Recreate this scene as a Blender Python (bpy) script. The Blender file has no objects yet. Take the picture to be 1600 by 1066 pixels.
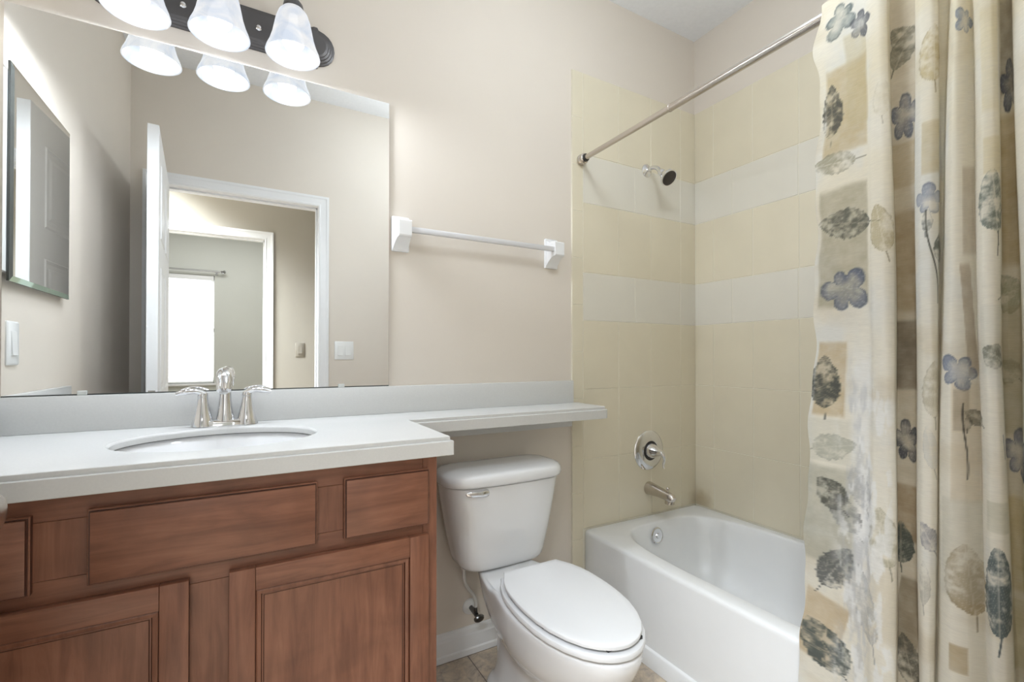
import bpy, bmesh, math, random
import numpy as np
from mathutils import Vector, Matrix

S = bpy.context.scene
COL = S.collection
PI = math.pi
random.seed(7)

# ------------------------------------------------------------------ camera
YAW, PITCH, ROLL = math.radians(29.4617), math.radians(0.4270), math.radians(0.0279)
cf = Vector((math.sin(YAW)*math.cos(PITCH), math.cos(YAW)*math.cos(PITCH), math.sin(PITCH)))
cr0 = Vector((math.cos(YAW), -math.sin(YAW), 0)); cu0 = cr0.cross(cf)
cr = cr0*math.cos(ROLL)+cu0*math.sin(ROLL); cu = cu0*math.cos(ROLL)-cr0*math.sin(ROLL)
cd = bpy.data.cameras.new('camera'); cam = bpy.data.objects.new('camera', cd); COL.objects.link(cam)
cam.matrix_world = Matrix(((cr.x, cu.x, -cf.x, 0.0), (cr.y, cu.y, -cf.y, -1.63), (cr.z, cu.z, -cf.z, 1.117), (0, 0, 0, 1)))
cd.sensor_fit = 'HORIZONTAL'; cd.sensor_width = 36.0; cd.lens = 731.016/1600*36; cd.shift_y = 19.483/1600
cd.clip_start = 0.01; cd.clip_end = 50
S.camera = cam

# ------------------------------------------------------------------ world, exposure, lights
S.view_settings.view_transform = 'Standard'; S.view_settings.look = 'None'
S.view_settings.exposure = 0.8; S.view_settings.gamma = 1.0; S.view_settings.use_curve_mapping = False
W = bpy.data.worlds.new('world'); S.world = W; W.use_nodes = True
W.node_tree.nodes['Background'].inputs[0].default_value = (0.75, 0.85, 1.0, 1); W.node_tree.nodes['Background'].inputs[1].default_value = 0.6

def area_light(name, loc, rot, sx, sy, power, col, spread=180):
    l = bpy.data.lights.new(name, 'AREA'); l.shape = 'RECTANGLE'; l.size = sx; l.size_y = sy; l.energy = power; l.color = col; l.spread = math.radians(spread)
    o = bpy.data.objects.new(name, l); COL.objects.link(o); o.location = loc; o.rotation_euler = rot
    return o
P_BULB, P_HALL, L_FILL, P_BED = 9.0, 70.0, 17.3, 16.5
area_light('hall_fill_light', (-0.85, -2.15, 2.62), (0, 0, 0), 0.6, 0.5, P_HALL, (0.86, 0.94, 1.03), 122)  # added fill light, out of view, shining in through the doorway
area_light('bedroom_fill_light', (-0.3, -3.8, 2.70), (0, 0, 0), 1.2, 1.2, P_BED, (0.97, 0.98, 1.0))  # added light, out of view, to brighten the room across the hall
def vanity_bulb_light(x):          # the lit bulb inside one shade
    l = bpy.data.lights.new('vanity_bulb_light', 'POINT'); l.energy = P_BULB; l.color = (0.90, 0.98, 1.09); l.shadow_soft_size = 0.028
    o = bpy.data.objects.new('vanity_bulb_light', l); COL.objects.link(o); o.location = (x, -0.125, 2.018)

# ------------------------------------------------------------------ materials
def srgb(r, g, b):
    def f(c):
        c /= 255.0
        return c/12.92 if c <= 0.04045 else ((c+0.055)/1.055)**2.4
    return (f(r), f(g), f(b), 1.0)
def base_mat(name):
    m = bpy.data.materials.new(name); m.use_nodes = True
    nt = m.node_tree; return m, nt, nt.nodes['Principled BSDF']
def node(nt, typ, **kw):
    n = nt.nodes.new(typ)
    for k, v in kw.items():
        if k in n.inputs: n.inputs[k].default_value = v
        else: setattr(n, k, v)
    return n
def ramp(nt, stops):
    n = nt.nodes.new('ShaderNodeValToRGB'); e = n.color_ramp.elements
    while len(e) > 1: e.remove(e[-1])
    e[0].position, e[0].color = stops[0]
    for p, c in stops[1:]:
        x = e.new(p); x.color = c
    return n
def mat(name, col, rough=0.5, metal=0.0, spec=0.5, coat=0.0, var=0.06, scale=18.0, bump=0.0, bscale=200.0, emit=None, estr=0.0):
    """plain surface with a slight procedural mottling"""
    m, nt, p = base_mat(name)
    p.inputs['Roughness'].default_value = rough; p.inputs['Metallic'].default_value = metal
    p.inputs['Specular IOR Level'].default_value = spec; p.inputs['Coat Weight'].default_value = coat; p.inputs['Coat Roughness'].default_value = 0.06
    tc = node(nt, 'ShaderNodeTexCoord'); nz = node(nt, 'ShaderNodeTexNoise', Scale=scale, Detail=4.0)
    nt.links.new(tc.outputs['Object'], nz.inputs['Vector'])
    a = tuple(c*(1-var) for c in col[:3])+(1,); b = tuple(min(1, c*(1+var)) for c in col[:3])+(1,)
    r = ramp(nt, [(0.3, a), (0.7, b)]); nt.links.new(nz.outputs['Fac'], r.inputs['Fac']); nt.links.new(r.outputs['Color'], p.inputs['Base Color'])
    if bump:
        n2 = node(nt, 'ShaderNodeTexNoise', Scale=bscale, Detail=3.0); nt.links.new(tc.outputs['Object'], n2.inputs['Vector'])
        bp = node(nt, 'ShaderNodeBump', Strength=bump, Distance=0.002); nt.links.new(n2.outputs['Fac'], bp.inputs['Height']); nt.links.new(bp.outputs['Normal'], p.inputs['Normal'])
    if emit:
        p.inputs['Emission Color'].default_value = emit; p.inputs['Emission Strength'].default_value = estr
    return m
def wood(name, axis, dark, mid, light):
    m, nt, p = base_mat(name)
    tc = node(nt, 'ShaderNodeTexCoord'); mp = node(nt, 'ShaderNodeMapping')
    sc = [26.0, 26.0, 26.0]; sc[axis] = 2.2
    mp.inputs['Scale'].default_value = sc
    nt.links.new(tc.outputs['Object'], mp.inputs['Vector'])
    n1 = node(nt, 'ShaderNodeTexNoise', Scale=1.6, Detail=8.0, Roughness=0.65, Distortion=0.8); nt.links.new(mp.outputs['Vector'], n1.inputs['Vector'])
    r = ramp(nt, [(0.28, dark), (0.5, mid), (0.74, light)]); nt.links.new(n1.outputs['Fac'], r.inputs['Fac'])
    n2 = node(nt, 'ShaderNodeTexNoise', Scale=5.0, Detail=3.0, Distortion=1.5); nt.links.new(tc.outputs['Object'], n2.inputs['Vector'])
    r2 = ramp(nt, [(0.3, (0.80, 0.78, 0.76, 1)), (0.7, (1.08, 1.08, 1.08, 1))]); nt.links.new(n2.outputs['Fac'], r2.inputs['Fac'])
    mx = node(nt, 'ShaderNodeMix', data_type='RGBA', blend_type='MULTIPLY'); mx.inputs['Factor'].default_value = 1.0
    nt.links.new(r.outputs['Color'], mx.inputs[6]); nt.links.new(r2.outputs['Color'], mx.inputs[7])
    nt.links.new(mx.outputs[2], p.inputs['Base Color'])
    p.inputs['Roughness'].default_value = 0.42; p.inputs['Coat Weight'].default_value = 0.15; p.inputs['Coat Roughness'].default_value = 0.25
    bp = node(nt, 'ShaderNodeBump', Strength=0.08, Distance=0.001); nt.links.new(n1.outputs['Fac'], bp.inputs['Height']); nt.links.new(bp.outputs['Normal'], p.inputs['Normal'])
    return m
M = {}
M['wall'] = mat('wall_paint', srgb(222, 213, 201), 0.7, var=0.015, scale=3, bump=0.05, bscale=120)
M['ceiling'] = mat('ceiling_paint', srgb(238, 239, 241), 0.9, var=0.02, scale=60, bump=0.25, bscale=90)
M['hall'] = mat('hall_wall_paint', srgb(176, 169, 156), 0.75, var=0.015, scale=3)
M['bedroom'] = mat('bedroom_wall_paint', srgb(205, 206, 198), 0.75, var=0.015, scale=3)
M['trim'] = mat('white_trim_paint', srgb(236, 236, 236), 0.35, var=0.01)
M['tile'] = mat('beige_wall_tile', srgb(224, 215, 192), 0.22, var=0.02, scale=6)
def stain(m, c, rad, col):
    nt = m.node_tree; p = nt.nodes['Principled BSDF']; src = p.inputs['Base Color'].links[0].from_socket
    tc = node(nt, 'ShaderNodeTexCoord'); d = node(nt, 'ShaderNodeVectorMath', operation='DISTANCE'); d.inputs[1].default_value = c
    nt.links.new(tc.outputs['Object'], d.inputs[0])
    nz = node(nt, 'ShaderNodeTexNoise', Scale=30.0, Detail=4.0); nt.links.new(tc.outputs['Object'], nz.inputs['Vector'])
    ma = node(nt, 'ShaderNodeMath', operation='MULTIPLY_ADD'); ma.inputs[1].default_value = 0.05; nt.links.new(nz.outputs['Fac'], ma.inputs[0]); nt.links.new(d.outputs['Value'], ma.inputs[2])
    mr = node(nt, 'ShaderNodeMapRange', interpolation_type='SMOOTHSTEP'); mr.inputs['From Min'].default_value = rad*1.25; mr.inputs['From Max'].default_value = rad*0.4; mr.inputs['To Min'].default_value = 0; mr.inputs['To Max'].default_value = 0.6
    nt.links.new(ma.outputs['Value'], mr.inputs['Value'])
    mx = node(nt, 'ShaderNodeMix', data_type='RGBA'); nt.links.new(mr.outputs['Result'], mx.inputs['Factor']); nt.links.new(src, mx.inputs[6]); mx.inputs[7].default_value = col
    nt.links.new(mx.outputs[2], p.inputs['Base Color'])
stain(M['tile'], (1.99, -0.045, 0.395), 0.085, srgb(176, 156, 120))
M['tilew'] = mat('pale_wall_tile', srgb(224, 219, 206), 0.22, var=0.015, scale=6)
M['grout'] = mat('tile_grout', srgb(232, 226, 208), 0.8, var=0.03, scale=40)
M['counter'] = mat('white_solid_surface', srgb(216, 216, 214), 0.25, var=0.02, scale=220)
M['porcelain'] = mat('white_porcelain', srgb(232, 232, 232), 0.08, var=0.005, coat=0.3)
M['tub'] = mat('white_tub_enamel', srgb(236, 236, 235), 0.32, var=0.008)
M['seat'] = mat('white_seat_plastic', srgb(228, 228, 228), 0.22, var=0.005)
M['plastic'] = mat('white_plastic', srgb(236, 236, 234), 0.3, var=0.005)
M['tubeplastic'] = mat('grey_white_supply_tube', srgb(216, 214, 209), 0.4, var=0.03)
M['taupeplate'] = mat('painted_taupe_plate', srgb(150, 143, 130), 0.5, var=0.01)
M['ceramic'] = mat('white_ceramic', srgb(240, 240, 240), 0.12, var=0.005, coat=0.3)
M['acrylic'] = mat('frosted_acrylic', srgb(214, 213, 214), 0.25, var=0.01)
M['chrome'] = mat('polished_chrome', (0.78, 0.78, 0.79, 1), 0.07, metal=1.0, var=0.01)
M['darkchrome'] = mat('dull_dark_chrome', (0.20, 0.20, 0.20, 1), 0.3, metal=1.0, var=0.05)
M['nickel'] = mat('brushed_nickel', (0.60, 0.55, 0.50, 1), 0.24, metal=1.0, var=0.02)
M['bronze'] = mat('dark_bronze', (0.12, 0.115, 0.115, 1), 0.42, metal=0.6, var=0.05)
M['rubber'] = mat('dark_rubber', (0.03, 0.028, 0.027, 1), 0.6, var=0.1)
M['nozzle'] = mat('brown_spray_face', (0.045, 0.036, 0.03, 1), 0.5, var=0.15, scale=300)
M['mirror'] = mat('mirror_silver', (0.93, 0.94, 0.93, 1), 0.0, metal=1.0, var=0.0)
M['mirroredge'] = mat('mirror_glass_edge', (0.06, 0.065, 0.06, 1), 0.25, var=0.1)
M['greenglass'] = mat('green_bevel_glass', (0.45, 0.58, 0.45, 1), 0.05, metal=0.7, var=0.02)
M['clip'] = mat('clear_plastic_clip', srgb(205, 207, 203), 0.2, var=0.02)
M['carpet'] = mat('beige_carpet', srgb(176, 160, 140), 0.95, var=0.12, scale=250, bump=0.4, bscale=400)
M['metalgrey'] = mat('satin_metal', (0.5, 0.5, 0.5, 1), 0.3, metal=1.0, var=0.02)
WD, WM, WL = srgb(108, 66, 48), srgb(132, 86, 64), srgb(150, 102, 78)
M['wood_h'] = wood('stained_maple_level_grain', 0, WD, WM, WL)
M['wood_v'] = wood('stained_maple_upright_grain', 2, WD, WM, WL)
M['seam_shade'] = mat('seam_gap_shade', srgb(110, 108, 104), 0.7)
M['glaze'] = mat('dark_wood_glaze', srgb(72, 38, 24), 0.45, var=0.15, scale=40)

def blind_mat():
    m, nt, p = base_mat('glowing_blind_slats')
    p.inputs['Base Color'].default_value = (0.85, 0.85, 0.84, 1)
    tr = node(nt, 'ShaderNodeBsdfTranslucent'); tr.inputs['Color'].default_value = (0.9, 0.9, 0.88, 1)
    mx = node(nt, 'ShaderNodeMixShader'); mx.inputs[0].default_value = 0.5
    out = nt.nodes['Material Output']
    nt.links.new(p.outputs[0], mx.inputs[1]); nt.links.new(tr.outputs[0], mx.inputs[2]); nt.links.new(mx.outputs[0], out.inputs[0])
    nz = node(nt, 'ShaderNodeTexNoise', Scale=30.0); nt.links.new(nz.outputs['Fac'], p.inputs['Roughness'])
    p.inputs['Emission Color'].default_value = (1, 1, 1, 1); p.inputs['Emission Strength'].default_value = 0.38  # slats emit a little themselves to stand for daylight coming through
    return m
M['blind'] = blind_mat()
def glow_mat(name, col, strength):
    m, nt, p = base_mat(name)
    e = node(nt, 'ShaderNodeEmission'); e.inputs['Color'].default_value = col; e.inputs['Strength'].default_value = strength
    nt.links.new(e.outputs[0], nt.nodes['Material Output'].inputs[0]); return m
M['sky'] = glow_mat('daylight_beyond_pane', (0.92, 0.96, 1.0, 1), 2.1)
M['fill_globe'] = glow_mat('fill_globe_glow', (0.88, 0.97, 1.06, 1), L_FILL)  # glow of the added bathroom fill globe
M['bulb'] = glow_mat('lit_bulb', (1.0, 0.98, 0.95, 1), 3.0)
def shade_mat():
    m, nt, p = base_mat('alabaster_glass')
    tc = node(nt, 'ShaderNodeTexCoord'); nz = node(nt, 'ShaderNodeTexNoise', Scale=14.0, Detail=5.0, Distortion=1.2); nt.links.new(tc.outputs['Object'], nz.inputs['Vector'])
    r = ramp(nt, [(0.35, (0.72, 0.80, 0.93, 1)), (0.65, (1.0, 1.0, 1.0, 1))]); nt.links.new(nz.outputs['Fac'], r.inputs['Fac'])
    p.inputs['Base Color'].default_value = (0.01, 0.01, 0.01, 1); p.inputs['Roughness'].default_value = 0.3; p.inputs['Specular IOR Level'].default_value = 0.1
    nt.links.new(r.outputs['Color'], p.inputs['Emission Color']); p.inputs['Emission Strength'].default_value = 0.50
    tr = node(nt, 'ShaderNodeBsdfTransparent'); tr.inputs['Color'].default_value = (1, 1, 1, 1)
    mx = node(nt, 'ShaderNodeMixShader'); mx.inputs[0].default_value = 0.13
    nt.links.new(p.outputs[0], mx.inputs[1]); nt.links.new(tr.outputs[0], mx.inputs[2]); nt.links.new(mx.outputs[0], nt.nodes['Material Output'].inputs[0])
    return m
M['shade'] = shade_mat()
def floor_mat():
    m, nt, p = base_mat('stone_look_floor_tile')
    tc = node(nt, 'ShaderNodeTexCoord'); mp = node(nt, 'ShaderNodeMapping'); mp.inputs['Location'].default_value = (-0.12, 0.02, 0)
    nt.links.new(tc.outputs['Object'], mp.inputs['Vector'])
    br = node(nt, 'ShaderNodeTexBrick', Scale=1.0, offset=0.0); br.inputs['Brick Width'].default_value = 0.30; br.inputs['Row Height'].default_value = 0.30
    br.inputs['Mortar Size'].default_value = 0.002; br.inputs['Mortar Smooth'].default_value = 0.3
    nt.links.new(mp.outputs['Vector'], br.inputs['Vector'])
    n1 = node(nt, 'ShaderNodeTexNoise', Scale=26.0, Detail=9.0, Roughness=0.7, Distortion=0.6); nt.links.new(tc.outputs['Object'], n1.inputs['Vector'])
    r = ramp(nt, [(0.28, srgb(132, 120, 112)), (0.45, srgb(180, 166, 150)), (0.6, srgb(204, 187, 164)), (0.78, srgb(222, 209, 190))]); nt.links.new(n1.outputs['Fac'], r.inputs['Fac'])
    mx = node(nt, 'ShaderNodeMix', data_type='RGBA'); nt.links.new(br.outputs['Fac'], mx.inputs['Factor'])
    nt.links.new(r.outputs['Color'], mx.inputs[6]); mx.inputs[7].default_value = srgb(104, 94, 86)
    nt.links.new(mx.outputs[2], p.inputs['Base Color']); p.inputs['Roughness'].default_value = 0.4
    return m
M['floor'] = floor_mat()
def curtain_mat():
    m, nt, p = base_mat('printed_curtain_cloth')
    at = node(nt, 'ShaderNodeVertexColor'); at.layer_name = 'print'
    tc = node(nt, 'ShaderNodeTexCoord'); mp = node(nt, 'ShaderNodeMapping'); mp.inputs['Scale'].default_value = (60, 60, 900)
    nt.links.new(tc.outputs['Object'], mp.inputs['Vector'])
    nz = node(nt, 'ShaderNodeTexNoise', Scale=1.0, Detail=3.0); nt.links.new(mp.outputs['Vector'], nz.inputs['Vector'])
    r = ramp(nt, [(0.3, (0.93, 0.93, 0.93, 1)), (0.7, (1.03, 1.03, 1.03, 1))]); nt.links.new(nz.outputs['Fac'], r.inputs['Fac'])
    mx = node(nt, 'ShaderNodeMix', data_type='RGBA', blend_type='MULTIPLY'); mx.inputs['Factor'].default_value = 1.0
    nt.links.new(at.outputs['Color'], mx.inputs[6]); nt.links.new(r.outputs['Color'], mx.inputs[7])
    nt.links.new(mx.outputs[2], p.inputs['Base Color']); p.inputs['Roughness'].default_value = 0.75
    tr = node(nt, 'ShaderNodeBsdfTranslucent'); nt.links.new(mx.outputs[2], tr.inputs['Color'])
    ms = node(nt, 'ShaderNodeMixShader'); ms.inputs[0].default_value = 0.25
    nt.links.new(p.outputs[0], ms.inputs[1]); nt.links.new(tr.outputs[0], ms.inputs[2]); nt.links.new(ms.outputs[0], nt.nodes['Material Output'].inputs[0])
    return m
M['curtain'] = curtain_mat()

# ------------------------------------------------------------------ mesh helpers
def obj(name, bm, m, parent=None, smooth=True, ang=35):
    bmesh.ops.recalc_face_normals(bm, faces=bm.faces)
    me = bpy.data.meshes.new(name); bm.to_mesh(me); bm.free()
    for x in (m if isinstance(m, (list, tuple)) else [m]): me.materials.append(M[x])
    if smooth:
        me.polygons.foreach_set('use_smooth', [True]*len(me.polygons)); me.set_sharp_from_angle(angle=math.radians(ang))
    o = bpy.data.objects.new(name, me); COL.objects.link(o)
    if parent: o.parent = parent
    return o
def relocate(o, loc):                # put a single mesh's origin at its base
    o.data.transform(Matrix.Translation(-Vector(loc))); o.location = loc
def thing(name, label, cat, loc=(0, 0, 0), group=None):
    o = bpy.data.objects.new(name, None); COL.objects.link(o); o.location = loc; o.empty_display_size = 0.05
    o['label'] = label; o['category'] = cat
    if group: o['group'] = group
    return o
def tag(o, label, cat, group=None):
    o['label'] = label; o['category'] = cat
    if group: o['group'] = group
    return o
def struct(name, bm, m, label=None, smooth=False, ang=35, parent=None):
    o = obj(name, bm, m, parent, smooth, ang)
    if not parent:
        o['kind'] = 'structure'
        if label: o['label'] = label
    return o
def NB(): return bmesh.new()
def box(bm, x0, x1, y0, y1, z0, z1, bev=0.0, seg=2, mi=0):
    t = bmesh.new()
    bmesh.ops.create_cube(t, size=1.0)
    for v in t.verts:
        v.co = Vector(((x0+x1)/2+v.co.x*(x1-x0), (y0+y1)/2+v.co.y*(y1-y0), (z0+z1)/2+v.co.z*(z1-z0)))
    if bev: bmesh.ops.bevel(t, geom=t.edges[:], offset=bev, segments=seg, affect='EDGES', profile=0.5)
    for f in t.faces: f.material_index = mi
    merge(bm, t)
def merge(bm, t, mtx=None):
    if mtx is not None: bmesh.ops.transform(t, matrix=mtx, verts=t.verts)
    me = bpy.data.meshes.new('tmp'); t.to_mesh(me); t.free(); bm.from_mesh(me); bpy.data.meshes.remove(me)
def loft(bm, rings, cap0=True, cap1=True, close=True, mi=0):
    vr = [[bm.verts.new(Vector(p)) for p in r] for r in rings]
    n = len(vr[0])
    for a, b in zip(vr[:-1], vr[1:]):
        for i in range(n if close else n-1):
            j = (i+1) % n
            f = bm.faces.new((a[i], a[j], b[j], b[i])); f.material_index = mi
    if cap0: bm.faces.new(vr[0]).material_index = mi
    if cap1: bm.faces.new(vr[-1]).material_index = mi
def lathe(bm, prof, seg=32, axis='z', org=(0, 0, 0), cap0=True, cap1=True, mi=0, tilt=None):
    """prof: (r, h) pairs along the axis"""
    t = bmesh.new(); rings = []
    for r, h in prof:
        rings.append([(r*math.cos(2*PI*i/seg), r*math.sin(2*PI*i/seg), h) for i in range(seg)])
    loft(t, rings, cap0, cap1, mi=mi)
    m = Matrix.Identity(4)
    if axis == '-y': m = Matrix.Rotation(PI/2, 4, 'X')
    elif axis == 'x': m = Matrix.Rotation(PI/2, 4, 'Y')
    elif axis == '-z': m = Matrix.Rotation(PI, 4, 'X')
    elif isinstance(axis, Vector): m = axis.normalized().to_track_quat('Z', 'Y').to_matrix().to_4x4()
    merge(bm, t, Matrix.Translation(Vector(org)) @ m)
def catmull(pts, n=8):
    P = [Vector(p) for p in pts]; out = []
    for i in range(len(P)-1):
        p0 = P[max(i-1, 0)]; p1 = P[i]; p2 = P[i+1]; p3 = P[min(i+2, len(P)-1)]
        for k in range(n):
            t = k/n
            out.append(0.5*((2*p1)+(-p0+p2)*t+(2*p0-5*p1+4*p2-p3)*t*t+(-p0+3*p1-3*p2+p3)*t**3))
    out.append(P[-1]); return out
def tube(bm, pts, r, seg=14, smooth=8, sx=1.0, mi=0):
    """swept tube; r number or list per control point"""
    C = catmull(pts, smooth) if smooth else [Vector(p) for p in pts]
    if not isinstance(r, (list, tuple)): r = [r]*len(pts)
    R = []
    for i in range(len(C)):
        u = i/(len(C)-1)*(len(r)-1); k = min(int(u), len(r)-2); R.append(r[k]+(r[k+1]-r[k])*(u-k))
    T = [(C[min(i+1, len(C)-1)]-C[max(i-1, 0)]).normalized() for i in range(len(C))]
    up = Vector((0, 0, 1)) if abs(T[0].z) < 0.9 else Vector((1, 0, 0))
    nrm = (up-T[0]*up.dot(T[0])).normalized(); rings = []
    for c, t, rr in zip(C, T, R):
        nrm = (nrm-t*nrm.dot(t)).normalized(); b = t.cross(nrm)
        rings.append([c+nrm*rr*math.cos(2*PI*i/seg)+b*rr*sx*math.sin(2*PI*i/seg) for i in range(seg)])
    loft(bm, rings, mi=mi)
def rrect(cx, cy, hx, hy, r, z, n=6):
    """rounded rectangle outline at height z; 4*(n+1) points"""
    r = min(r, hx-1e-4, hy-1e-4); out = []
    for qx, qy, a0 in ((1, 1, 0), (-1, 1, PI/2), (-1, -1, PI), (1, -1, 3*PI/2)):
        for k in range(n+1):
            a = a0+PI/2*k/n; out.append((cx+qx*(hx-r)+r*math.cos(a), cy+qy*(hy-r)+r*math.sin(a), z))
    return out
def extrude_poly(bm, poly, axis, a, b, mi=0):
    """2-D polygon extruded along an axis from a to b. axis x: poly=(y,z); y: (x,z); z: (x,y)"""
    def P(p, h):
        return {'x': (h, p[0], p[1]), 'y': (p[0], h, p[1]), 'z': (p[0], p[1], h)}[axis]
    loft(bm, [[P(p, a) for p in poly], [P(p, b) for p in poly]], mi=mi)
def bevel_all(bm, off, seg=2, ang=30):
    ed = [e for e in bm.edges if len(e.link_faces) == 2 and e.calc_face_angle(0) > math.radians(ang)]
    bmesh.ops.bevel(bm, geom=ed, offset=off, segments=seg, affect='EDGES', profile=0.5)
def wloc(o):
    v = Vector((0, 0, 0))
    while o: v += o.location; o = o.parent
    return v
_obj0 = obj
def obj(name, bm, m, parent=None, smooth=True, ang=35):
    """mesh given in room coordinates; under a parent it is stored relative to it"""
    if parent: bmesh.ops.translate(bm, vec=-wloc(parent), verts=bm.verts)
    return _obj0(name, bm, m, parent, smooth, ang)
def boolean(o, cut, op='DIFFERENCE'):
    md = o.modifiers.new('cut', 'BOOLEAN'); md.object = cut; md.operation = op; md.solver = 'EXACT'
    dg = bpy.context.evaluated_depsgraph_get()
    me = bpy.data.meshes.new_from_object(o.evaluated_get(dg)); o.modifiers.clear(); old = o.data; o.data = me; bpy.data.meshes.remove(old)
    cm = cut.data; bpy.data.objects.remove(cut); bpy.data.meshes.remove(cm)

# ================================================================== the room
XL, XR, YB, ZC = -0.552, 1.999, -1.57, 2.743
YH, YC, YC2, YW = -1.685, -2.69, -2.805, -5.05      # hall side of the door wall, far hall wall, its far side, window wall
bm = NB(); box(bm, XL-0.1, XR+0.1, 0, 0.1, 0, ZC); struct('wall_back', bm, 'wall')
bm = NB(); box(bm, XR, XR+0.1, YH, 0, 0, ZC); struct('wall_right', bm, 'wall')
bm = NB(); box(bm, XL-0.1, XL, YH, 0, 0, ZC); struct('wall_left', bm, 'wall')
JL, JR, JT = -0.436, 0.387, 2.072                   # clear door opening
bm = NB()
for x0, x1, z0, z1 in ((XL, JL-0.018, 0, ZC), (JR+0.018, XR, 0, ZC), (JL-0.018, JR+0.018, JT+0.018, ZC)):
    box(bm, x0, x1, (YB+YH)/2, YB, z0, z1, mi=0); box(bm, x0, x1, YH, (YB+YH)/2, z0, z1, mi=1)
struct('wall_front', bm, ['wall', 'hall'])
bm = NB(); box(bm, XL-0.1, XR+0.1, YH, 0.1, ZC, ZC+0.08); struct('ceiling', bm, 'ceiling')
bm = NB(); box(bm, XL-0.1, XR+0.1, -1.63, 0.1, -0.1, 0.0); struct('floor', bm, 'floor')

# hall and the room across it, seen in the mirror through the two doorways
HL, HR = -1.5, 1.9
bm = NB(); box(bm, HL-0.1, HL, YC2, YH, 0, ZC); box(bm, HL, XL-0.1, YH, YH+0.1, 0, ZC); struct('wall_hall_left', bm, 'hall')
bm = NB(); box(bm, HR, HR+0.1, YC2, YH, 0, ZC); struct('wall_hall_right', bm, 'hall')
KL, KR = -0.642, 0.118
bm = NB()
for x0, x1, z0, z1 in ((HL, KL-0.018, 0, ZC), (KR+0.018, HR, 0, ZC), (KL-0.018, KR+0.018, JT+0.018, ZC)):
    box(bm, x0, x1, (YC+YC2)/2, YC, z0, z1, mi=0); box(bm, x0, x1, YC2, (YC+YC2)/2, z0, z1, mi=1)
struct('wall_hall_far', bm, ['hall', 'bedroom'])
bm = NB(); box(bm, HL-0.1, HR+0.1, YC2, YH, ZC, ZC+0.08); struct('ceiling_hall', bm, 'ceiling')
bm = NB(); box(bm, HL-0.1, HR+0.1, YC2, -1.63, -0.1, 0.0); struct('floor_hall', bm, 'carpet')
BL, BR = -2.4, 1.9
WX0, WX1, WZ0, WZ1 = -1.27, -0.352, 0.80, 2.09      # window
bm = NB()
for x0, x1, z0, z1 in ((BL, WX0, 0, ZC), (WX1, BR, 0, ZC), (WX0, WX1, 0, WZ0), (WX0, WX1, WZ1, ZC)): box(bm, x0, x1, YW-0.12, YW, z0, z1)
struct('wall_window', bm, 'bedroom')
bm = NB(); box(bm, BL-0.1, BL, YW-0.12, YC2, 0, ZC); struct('wall_bedroom_left', bm, 'bedroom')
bm = NB(); box(bm, BR, BR+0.1, YW-0.12, YC2, 0, ZC); struct('wall_bedroom_right', bm, 'bedroom')
bm = NB(); box(bm, BL, HL-0.1, YC2, YC2+0.1, 0, ZC); struct('wall_bedroom_near', bm, 'bedroom')
bm = NB(); box(bm, BL-0.1, BR+0.1, YW-0.12, YC2, ZC, ZC+0.08); struct('ceiling_bedroom', bm, 'ceiling')
bm = NB(); box(bm, BL-0.1, BR+0.1, YW-0.12, YC2, -0.1, 0.0); struct('floor_bedroom', bm, 'carpet')

def casing(name, x0, x1, zt, y, out, w=0.062, t=0.016):
    """moulded casing round an opening on the wall face y; out=+1 faces +y"""
    bm = NB()
    prof = [(0, 0), (0, 0.55), (0.12, 0.75), (0.22, 0.60), (0.70, 0.80), (0.80, 1.0), (1.0, 1.0), (1.0, 0)]
    def P(u, d, side):
        return u
    pts = [(u*w, d*t) for u, d in prof]
    path = [(x0, 0.0), (x0, zt), (x1, zt), (x1, 0.0)]
    nrm = [(-1, 0), (-1, 1), (1, 1), (1, 0)]
    rings = []
    for (px, pz), (nx, nz) in zip(path, nrm):
        rings.append([(px+nx*u, y+out*d, pz+nz*u) for u, d in pts])
    loft(bm, rings); return struct(name, bm, 'trim', smooth=False)
casing('trim_1', JL, JR, JT, YB, 1)
casing('trim_2', JL, JR, JT, YH, -1)
casing('trim_3', KL, KR, JT, YC, 1)
def jamb(name, x0, x1, zt, ya, yb):
    bm = NB(); t = 0.018
    box(bm, x0-t, x0, yb, ya, 0, zt+t, 0.001); box(bm, x1, x1+t, yb, ya, 0, zt+t, 0.001); box(bm, x0, x1, yb, ya, zt, zt+t, 0.001)
    ym = ya-0.045
    box(bm, x0, x0+0.010, ym-0.034, ym, 0, zt, 0.001); box(bm, x1-0.010, x1, ym-0.034, ym, 0, zt, 0.001); box(bm, x0, x1, ym-0.034, ym, zt-0.010, zt, 0.001)
    return struct(name, bm, 'trim')
jamb('trim_4', JL, JR, JT, YB, YH)
tr5 = jamb('trim_5', KL, KR, JT, YC, YC2)
bm = NB(); box(bm, KR-0.003, KR, YC2+0.005, YC2+0.045, 1.74, 1.83, 0.0008); h = obj('door_hinge', bm, 'metalgrey', tr5); h['label'] = 'grey metal hinge leaf'

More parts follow.
